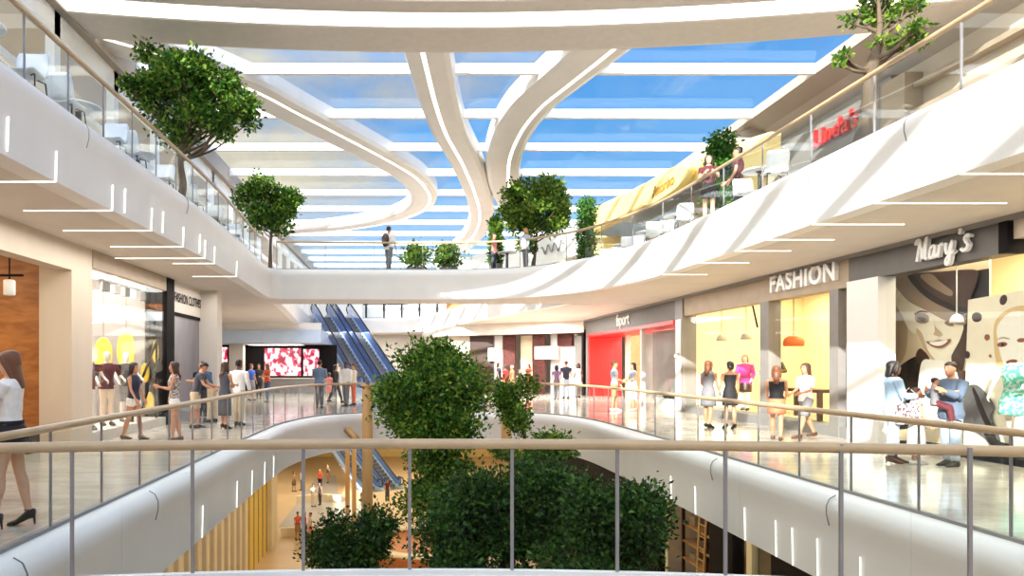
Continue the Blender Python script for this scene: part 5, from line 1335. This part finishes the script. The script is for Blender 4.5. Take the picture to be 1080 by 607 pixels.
# ================================================================== trees and furniture
def leaves_mesh(name, clusters, size, m, parent, dens):
    """real folded leaves scattered through the clusters; one mesh per crown"""
    V = []; Fc = []
    for (c, rad, n) in clusters:
        n = int(n*dens); u = rng.normal(size=(n, 3)); u /= np.linalg.norm(u, axis=1)[:, None]
        r = rng.random(n)**.42
        lump = 1+.22*np.sin(u[:, 0]*5+c[0])*np.sin(u[:, 1]*6+c[1])*np.sin(u[:, 2]*5+c[2]*2)
        r = np.where(rng.random(n) < .14, 1+.38*rng.random(n), r)
        p = np.array(c)+u*np.array(rad)*(r*lump)[:, None]
        d = u*.6+rng.normal(size=(n, 3))*.7+np.array([0, 0, .15]); d /= np.linalg.norm(d, axis=1)[:, None]
        t = np.cross(d, rng.normal(size=(n, 3))); t /= np.linalg.norm(t, axis=1)[:, None]
        nn = np.cross(d, t); s = size*(.65+.7*rng.random(n))[:, None]
        a = p; b = p+d*s*.5+t*s*.27+nn*s*.07; e = p+d*s; f = p+d*s*.5-t*s*.27+nn*s*.07
        V.append(np.stack([a, b, e, f], 1).reshape(-1, 3))
    V = np.concatenate(V); n = len(V)//4
    idx = np.arange(n)*4
    tri = np.stack([idx, idx+1, idx+2, idx, idx+2, idx+3], 1).reshape(-1)
    me = bpy.data.meshes.new(name)
    me.vertices.add(len(V)); me.vertices.foreach_set('co', V.astype(np.float32).reshape(-1))
    me.loops.add(len(tri)); me.loops.foreach_set('vertex_index', tri.astype(np.int32))
    me.polygons.add(2*n); me.polygons.foreach_set('loop_start', (np.arange(2*n)*3).astype(np.int32)); me.polygons.foreach_set('loop_total', np.full(2*n, 3, np.int32))
    me.materials.append(MATS[m]); me.update(calc_edges=True)
    o = bpy.data.objects.new(name, me); COL.objects.link(o); o.parent = parent
    return o

def tree(label, base, clusters, m='leaf_dark', size=.13, dens=260, trunk_r=.09, fork=.45, lean=(0, 0), group=None, name='tree', forkz=None):
    """clusters are in world coordinates: (centre, (rx, ry, rz))"""
    B = Vector(base); r = thing(name, label, 'tree', B, 0, group)
    C = [(Vector(c)-B, Vector(rd)) for c, rd in clusters]
    top = sum((c for c, _ in C), Vector())/len(C)
    lo = min(c.z-rd.z for c, rd in C)
    tk = MB(); forkp = Vector((top.x*.5, top.y*.5, max(.3, lo*fork+.0)))
    forkp.z = forkz or max(.35, lo*.82)
    if forkz: forkp.x = lean[0]*2; forkp.y = lean[1]*2
    mid = Vector((forkp.x*.3+lean[0], forkp.y*.3+lean[1], forkp.z*.5))
    apex = Vector((top.x*.9, top.y*.9, max(top.z+.1, forkp.z+.3)))
    tp = spline([Vector((0, 0, -.02)), mid, forkp, forkp.lerp(apex, .55)+Vector((.06, .04, 0)), apex], 6); tk.tube(tp, list(np.linspace(trunk_r*1.25, trunk_r*.3, len(tp))), n=10)
    to = tk.build('trunk', 'bark', r)
    br = MB(); k = 0
    for c, rd in C:
        c2 = c-Vector((0, 0, rd.z*.1)); hz = c2.z-.75*math.hypot(c2.x-apex.x, c2.y-apex.y)-.1; st_ = min(tp, key=lambda q: abs(q.z-max(forkp.z, min(hz, apex.z-.05)))); m_ = st_.lerp(c2, .5)+Vector((0, 0, -.1*(c2-st_).length))
        P = spline([st_, m_, c2], 6); br.tube(P, list(np.linspace(trunk_r*.38, trunk_r*.1, len(P))), n=7)
        for q in range(4):
            a = rng.random()*6.28; e = c+Vector((math.cos(a)*rd.x*.75, math.sin(a)*rd.y*.75, rd.z*(rng.random()*1.2-.35)))
            s0 = P[int(len(P)*(.5+.1*q))]
            br.tube(spline([s0, s0.lerp(e, .5)+Vector((0, 0, -.04)), e], 4), list(np.linspace(trunk_r*.18, trunk_r*.05, 9)), n=5)
    br.build('branches', 'bark', to)
    cl = [(tuple(c), tuple(rd), rd.x*rd.z*4+rd.y) for c, rd in C]
    leaves_mesh('foliage', cl, size, m, r, dens)
    return r

def blobs(px, py, d, rx, ry, n, spread=1.0, seed=0, dr=None):
    """crown lumps filling an ellipse seen at (px, py) from the front, with real depth"""
    g = np.random.default_rng(seed); out = []; k = d/F
    for i in range(n):
        for _ in range(50):
            u = g.random()*2-1; v = g.random()*2-1
            if u*u+v*v < 1: break
        w = (g.random()*2-1)*math.sqrt(max(0, 1-u*u-v*v))
        c = at(px+u*rx*.76, py+v*ry*.76, d); c.y += w*(dr or rx*k)*.7
        s = .30+.17*g.random(); out.append((c, (rx*k*s*1.1, (dr or rx*k)*s, ry*k*s*.95)))
    return out
def feather(*a, **k):              # looser crowns of many small sprays
    return [(c, (r_[0]*.66, r_[1]*.66, r_[2]*.66)) for c, r_ in blobs(*a, **k)]
# big trees rising from the ground storey through the void
T1 = blobs(456, 420, 17.5, 66, 57, 17, seed=1)+blobs(470, 505, 17.5, 55, 44, 9, seed=2)
LM, SZ = 'leaf_dark', .115
tree('tallest dark green tree in the middle of the void, its crown above the front handrail', (at(470, 500, 17.5).x, 17.5, -9), T1, size=SZ, dens=700, trunk_r=.13)
tree('slim tree with a small bright crown just right of the tallest tree', (at(552, 500, 19.5).x, 19.5, -9), blobs(547, 428, 19.5, 27, 36, 7, seed=3)+blobs(560, 472, 19.5, 40, 24, 6, seed=13), size=SZ, dens=700, trunk_r=.08)
tree('broad dark tree below the front handrail, left of the right-hand crown', (at(500, 560, 14.3).x, 14.3, -9), blobs(500, 560, 14.3, 66, 72, 16, seed=4)+blobs(556, 525, 14.5, 60, 54, 11, seed=5)+blobs(565, 590, 14.3, 60, 45, 9, seed=15), m='leaf_shaded', size=.105, dens=700, trunk_r=.11)
tree('rounded dark tree whose crown reaches the rack bay at the right of the void', (at(650, 560, 12).x, 12, -9), blobs(648, 548, 12, 52, 66, 14, seed=6)+blobs(612, 596, 12, 50, 36, 7, seed=16), m='leaf_shaded', size=.1, dens=700, trunk_r=.1)
tree('lower dark tree in the left of the void, in front of the ground storey people', (at(372, 600, 17).x, 17, -9), blobs(374, 578, 17, 46, 48, 11, seed=7)+blobs(402, 565, 17, 18, 24, 4, seed=17), m='leaf_shaded', size=SZ, dens=700, trunk_r=.09)
# trees of the upper storey
tree('large tree standing on the left upper terrace, its crown against the sky', (-5.35, 16.0, Z2), feather(205, 106, 15.6, 66, 58, 20, seed=8)+feather(158, 80, 15.7, 38, 38, 9, seed=18)+feather(238, 120, 15.4, 36, 44, 9, seed=28), size=.115, dens=520, trunk_r=.09, lean=(.15, 0))
tree('smaller tree with a bare trunk at the left end of the upper bridge', (at(285, 280, 25.6).x, 25.6, Z2), feather(283, 217, 25.6, 39, 32, 20, seed=9), size=.15, dens=400, trunk_r=.07)
tree('round-crowned tree with a thin trunk at the right end of the upper bridge', (at(562, 290, 26.4).x, 26.4, Z2), feather(565, 218, 26.4, 42, 36, 24, seed=10)+blobs(556, 262, 26.4, 16, 8, 3, seed=20), m='leaf_mid', size=.16, dens=420, trunk_r=.08)
tree('tree with a thick leaning trunk on the right upper terrace, cropped by the ring beam', (7.75, 11.6, Z2), feather(948, 42, 11.6, 32, 18, 5, seed=11)+feather(881, 56, 11.4, 14, 13, 3, seed=21)+feather(925, 5, 11.9, 58, 22, 7, seed=31), m='leaf_mid', size=.10, dens=520, trunk_r=.13, lean=(.1, 0), forkz=1.45)
# clipped plants
def column_plant(label, base, r, h, m='leaf_hedge', z0=.45, name='column_plant', size=.12, dens=1):
    t = thing(name, label, 'plant', base)
    MB().lathe([(r*.8, 0), (r*1.0, .02), (r*1.15, z0-.04), (r*1.15, z0), (r*1.0, z0), (r*1.0, z0-.06), (.02, z0-.06)], n=20).build('pot', 'mid_grey', t)
    MB().tube([(0, 0, z0-.06), (0, 0, z0+h*.9)], .03, n=6).build('stem', 'bark', t)
    cl = [((0, 0, z0+h*(i+.5)/7), (r, r, h/7*.9), 1.0) for i in range(7)]
    leaves_mesh('foliage', cl, size, m, t, 210*dens)
    return t
column_plant('tall slim column plant on the right upper terrace, left of the yellow wall end', (7.95, 29.6, Z2), .40, 3.1, dens=3.2)
column_plant('tall slim column plant behind the man in the maroon tee', (8.72, 18.7, Z2), .36, 2.25, dens=3.0)
column_plant('small dark column plant rising behind the table group on the upper bridge', (3.66, 26.95, Z2), .24, 1.75, m='leaf_dark', dens=2.5)
for px, lab, rx in ((438, 'leafy round shrub on the upper bridge, left of the pair', 14), (472, 'leafy round shrub on the upper bridge, right of the pair', 14)):
    q = at(px, 287, 26.2)
    t = thing('shrub', lab, 'shrub', (q.x, 26.2, Z2))
    MB().lathe([(.26, 0), (.3, .03), (.33, .2), (.29, .2), (.28, .15), (.02, .15)], n=18).build('pot', 'mid_grey', t)
    leaves_mesh('foliage', [((0, 0, .58), (.5, .45, .5), 2.2), ((.05, 0, .75), (.35, .35, .35), .8)], .14, 'leaf_mid', t, 420)
    MB().tube([(0, 0, .15), (0, 0, .6)], .025, n=6).build('stem', 'bark', t)

# ---- cafe chairs and tables of the upper terraces
def make_chair():
    t = thing('cafe_chair', 'x', 'chair')
    sh = MB(); rows = []
    for y, z, w, cv in ((-.22, .47, .20, .02), (-.1, .45, .225, .02), (.08, .44, .225, .025), (.17, .47, .22, .03), (.21, .56, .22, .03), (.235, .68, .225, .03), (.26, .80, .22, .02), (.27, .86, .19, .015)):
        rows.append([Vector((w*u, y-(cv*u*u if z > .5 else 0), z+(cv*u*u if z <= .5 else 0))) for u in np.linspace(-1, 1, 9)])
    sh.rows(rows[:4], sm=True); o = sh.build('seat', 'chair_white', t); md = o.modifiers.new('thick', 'SOLIDIFY'); md.thickness = .022
    sb = MB(); sb.rows(rows[3:], sm=True); o = sb.build('backrest', 'chair_white', t); md = o.modifiers.new('thick', 'SOLIDIFY'); md.thickness = .022
    for sx in (-1, 1):
        for sy in (-1, 1):
            MB().tube([(sx*.1, sy*.08, .43), (sx*.19, sy*.17, .41), (sx*.215, sy*.22, 0)], .011, n=6).build('leg', 'near_black', t)
    return t
def make_table():
    t = thing('cafe_table', 'x', 'table')
    MB().lathe([(.02, .725), (.36, .725), (.375, .735), (.375, .75), (.36, .758), (.02, .758)], n=28).build('table_top', 'chair_white', t)
    MB().lathe([(.03, .02), (.05, .03), (.05, .7), (.09, .725)], n=14).build('pedestal', 'dark_grey', t)
    MB().lathe([(.22, 0), (.23, .012), (.06, .03), (.03, .04)], n=20).build('base', 'dark_grey', t)
    return t
ch0, tb0 = make_chair(), make_table()
first = {'c': True, 't': True}
def place(kind, x, y, rot, label, group):
    src = ch0 if kind == 'c' else tb0
    if first[kind]: o = src; first[kind] = False
    else: o = copy_tree(src)
    o.location = (x, y, Z2+.006); o.rotation_euler = (0, 0, R(rot)); o['label'] = label; o['group'] = group
    return o
GL, GR = 'white cafe chairs on the left terrace', 'white cafe chairs on the right terrace'
left_sets = [(8.6, 'by the top left glass corner'), (11.4, 'at the second left glass post'), (13.95, 'in front of the large left tree'), (17.75, 'just past the large left tree'), (20.2, 'at the far end of the left terrace')]
for y, w in left_sets:
    place('t', -5.42, y, 0, 'round white cafe table %s' % w, 'cafe tables on the left terrace')
    place('c', -5.2, y-.85, 175, ('white chair on the near side of the table %s' % w).replace('on the near side of', 'before', 1) if len(w.split()) > 7 else 'white chair on the near side of the table %s' % w, GL)
    place('c', -5.22, y+.85, 5, ('white chair on the far side of the table %s' % w).replace('on the far side of', 'beyond', 1) if len(w.split()) > 7 else 'white chair on the far side of the table %s' % w, GL)
right_sets = [(15.1, 'right of the man in maroon'), (19.7, 'left of the woman in dark red'), (22.1, 'under the oval sign'), (24.5, 'before the pinkish recess'), (27.0, 'by the slim column plant')]
for y, w in right_sets:
    x = 7.8
    place('t', x+.1, y, 0, 'round white cafe table on the right terrace %s' % w, 'cafe tables on the right terrace')
    place('c', x-.05, y-.85, 170, ('white chair on the near side of the table %s' % w).replace('on the near side of', 'before', 1) if len(w.split()) > 7 else 'white chair on the near side of the table %s' % w, GR)
    place('c', x+.2, y+.85, -10, ('white chair on the far side of the table %s' % w).replace('on the far side of', 'beyond', 1) if len(w.split()) > 7 else 'white chair on the far side of the table %s' % w, GR)
place('t', 3.98, 26.1, 0, 'round white cafe table between the two people on the upper bridge', 'cafe tables on the upper bridge')
finish_people()
# ================================================================== sky, sun, lamps, added fill, camera
w = bpy.data.worlds.new('World'); SC.world = w; w.use_nodes = True
nt = w.node_tree; nt.nodes.clear()
out = nt.nodes.new('ShaderNodeOutputWorld'); bg = nt.nodes.new('ShaderNodeBackground')
tc = nt.nodes.new('ShaderNodeTexCoord'); sep = nt.nodes.new('ShaderNodeSeparateXYZ')
nt.links.new(tc.outputs['Generated'], sep.inputs[0])
gr = nt.nodes.new('ShaderNodeValToRGB')
gr.color_ramp.elements[0].position = .0; gr.color_ramp.elements[0].color = rgb((190, 222, 246))
gr.color_ramp.elements[1].position = .62; gr.color_ramp.elements[1].color = rgb((70, 150, 242))
e = gr.color_ramp.elements.new(.28); e.color = rgb((112, 186, 250))
nt.links.new(sep.outputs['Z'], gr.inputs['Fac'])
mp = nt.nodes.new('ShaderNodeMapping'); mp.inputs['Scale'].default_value = (1.1, 1.1, 2.4); mp.inputs['Location'].default_value = (.35, .1, .2)
nz = nt.nodes.new('ShaderNodeTexNoise'); nz.inputs['Scale'].default_value = 2.1; nz.inputs['Detail'].default_value = 7; nz.inputs['Roughness'].default_value = .55
nt.links.new(tc.outputs['Generated'], mp.inputs['Vector']); nt.links.new(mp.outputs['Vector'], nz.inputs['Vector'])
# clouds gather towards the left (west) of the view
ax = nt.nodes.new('ShaderNodeMath'); ax.operation = 'MULTIPLY_ADD'; ax.inputs[1].default_value = -.40; ax.inputs[2].default_value = 0.0
nt.links.new(sep.outputs['X'], ax.inputs[0])
ad = nt.nodes.new('ShaderNodeMath'); ad.operation = 'ADD'; nt.links.new(nz.outputs['Fac'], ad.inputs[0]); nt.links.new(ax.outputs[0], ad.inputs[1])
cr = nt.nodes.new('ShaderNodeValToRGB'); cr.color_ramp.elements[0].position = .45; cr.color_ramp.elements[1].position = .63
nt.links.new(ad.outputs[0], cr.inputs['Fac'])
cc = nt.nodes.new('ShaderNodeValToRGB'); cc.color_ramp.elements[0].position = .55; cc.color_ramp.elements[0].color = rgb((206, 204, 196)); cc.color_ramp.elements[1].position = .8; cc.color_ramp.elements[1].color = rgb((255, 240, 200))
nt.links.new(ad.outputs[0], cc.inputs['Fac'])
mx = nt.nodes.new('ShaderNodeMix'); mx.data_type = 'RGBA'
nt.links.new(cr.outputs['Color'], mx.inputs[0]); nt.links.new(gr.outputs['Color'], mx.inputs[6]); nt.links.new(cc.outputs['Color'], mx.inputs[7])
# bright hazy sky around the sun, behind the camera
SUN = Vector((.56, .925, -.40)).normalized()
dp = nt.nodes.new('ShaderNodeVectorMath'); dp.operation = 'DOT_PRODUCT'; dp.inputs[1].default_value = (-SUN.x, -SUN.y, -SUN.z)
nt.links.new(tc.outputs['Generated'], dp.inputs[0])
pw = nt.nodes.new('ShaderNodeMapRange'); pw.inputs['From Min'].default_value = -.1; pw.inputs['From Max'].default_value = 1.0; pw.inputs['To Min'].default_value = 0; pw.inputs['To Max'].default_value = 1
nt.links.new(dp.outputs['Value'], pw.inputs['Value'])
p2 = nt.nodes.new('ShaderNodeMath'); p2.operation = 'POWER'; p2.inputs[1].default_value = 2.0; nt.links.new(pw.outputs[0], p2.inputs[0])
gl_ = nt.nodes.new('ShaderNodeMix'); gl_.data_type = 'RGBA'; gl_.blend_type = 'ADD'; gl_.inputs[0].default_value = 1
sc_ = nt.nodes.new('ShaderNodeMix'); sc_.data_type = 'RGBA'; sc_.inputs[6].default_value = (0, 0, 0, 1); sc_.inputs[7].default_value = (4.7, 4.75, 4.8, 1)
nt.links.new(p2.outputs[0], sc_.inputs[0]); nt.links.new(mx.outputs[2], gl_.inputs[6]); nt.links.new(sc_.outputs[2], gl_.inputs[7])
nt.links.new(gl_.outputs[2], bg.inputs['Color']); bg.inputs['Strength'].default_value = 1.0
nt.links.new(bg.outputs[0], out.inputs['Surface'])

sl = bpy.data.lights.new('sun', 'SUN'); sl.energy = 13; sl.angle = R(.6); sl.color = (1, .955, .88)
so = bpy.data.objects.new('sun', sl); COL.objects.link(so); so.rotation_euler = SUN.to_track_quat('-Z', 'Y').to_euler()

def area(name, loc, sx, sy, power, col=(1, .97, .93), rot=(0, 0, 0)):
    l = bpy.data.lights.new(name, 'AREA'); l.shape = 'RECTANGLE'; l.size = sx; l.size_y = sy; l.energy = power; l.color = col
    o = bpy.data.objects.new(name, l); COL.objects.link(o); o.location = loc; o.rotation_euler = rot; return o
area('gallery_fill_left', (-5.6, 14, 4.0), 1.2, 16, 300)  # unseen area light added to lift the left gallery
area('gallery_fill_right', (8.6, 17, 4.0), 1.6, 20, 330)  # same added fill along the right gallery, no fitting modelled
area('gallery_fill_far', (-4, 33, 4.0), 10, 6, 750)  # added fill that brightens the dark far wall and floor
area('gallery_fill_end', (6.0, 35.5, 4.0), 5, 5, 1500)  # added fill in place of sunlight on the bending far facade
area('gallery_fill_landing', (-3, 50, 4.0), 10, 5, 900)  # unseen fill added under the far landing
area('hall_lamp_left', (-5.5, 22, -1.3), 3, 26, 420, (1, .88, .68))
area('hall_lamp_right', (7.0, 22, -1.3), 2, 26, 300, (1, .85, .6))
area('hall_lamp_far', (0, 58, -1.3), 22, 20, 3600, (1, .84, .62))
area('hall_lamp_middle', (1, 34, -1.3), 8, 14, 800, (1, .86, .66))

cam = bpy.data.cameras.new('camera'); cam.sensor_width = 36; cam.lens = 36*F/1080
cam.shift_x = (540-PX)/1080; cam.shift_y = (PY-303.5)/1080; cam.clip_start = .05; cam.clip_end = 400
co = bpy.data.objects.new('camera', cam); COL.objects.link(co); co.location = (0, 0, EYE); co.rotation_euler = (R(90), 0, 0)
SC.camera = co
vs = SC.view_settings; vs.view_transform = 'Standard'; vs.look = 'None'; vs.exposure = -.08; vs.gamma = 1; vs.use_curve_mapping = False
SC.cycles.max_bounces = 10; SC.cycles.transparent_max_bounces = 24; SC.cycles.diffuse_bounces = 4; SC.cycles.glossy_bounces = 3
SC.cycles.caustics_reflective = False; SC.cycles.caustics_refractive = False; SC.cycles.sample_clamp_indirect = 6
SC.cycles.use_denoising = True
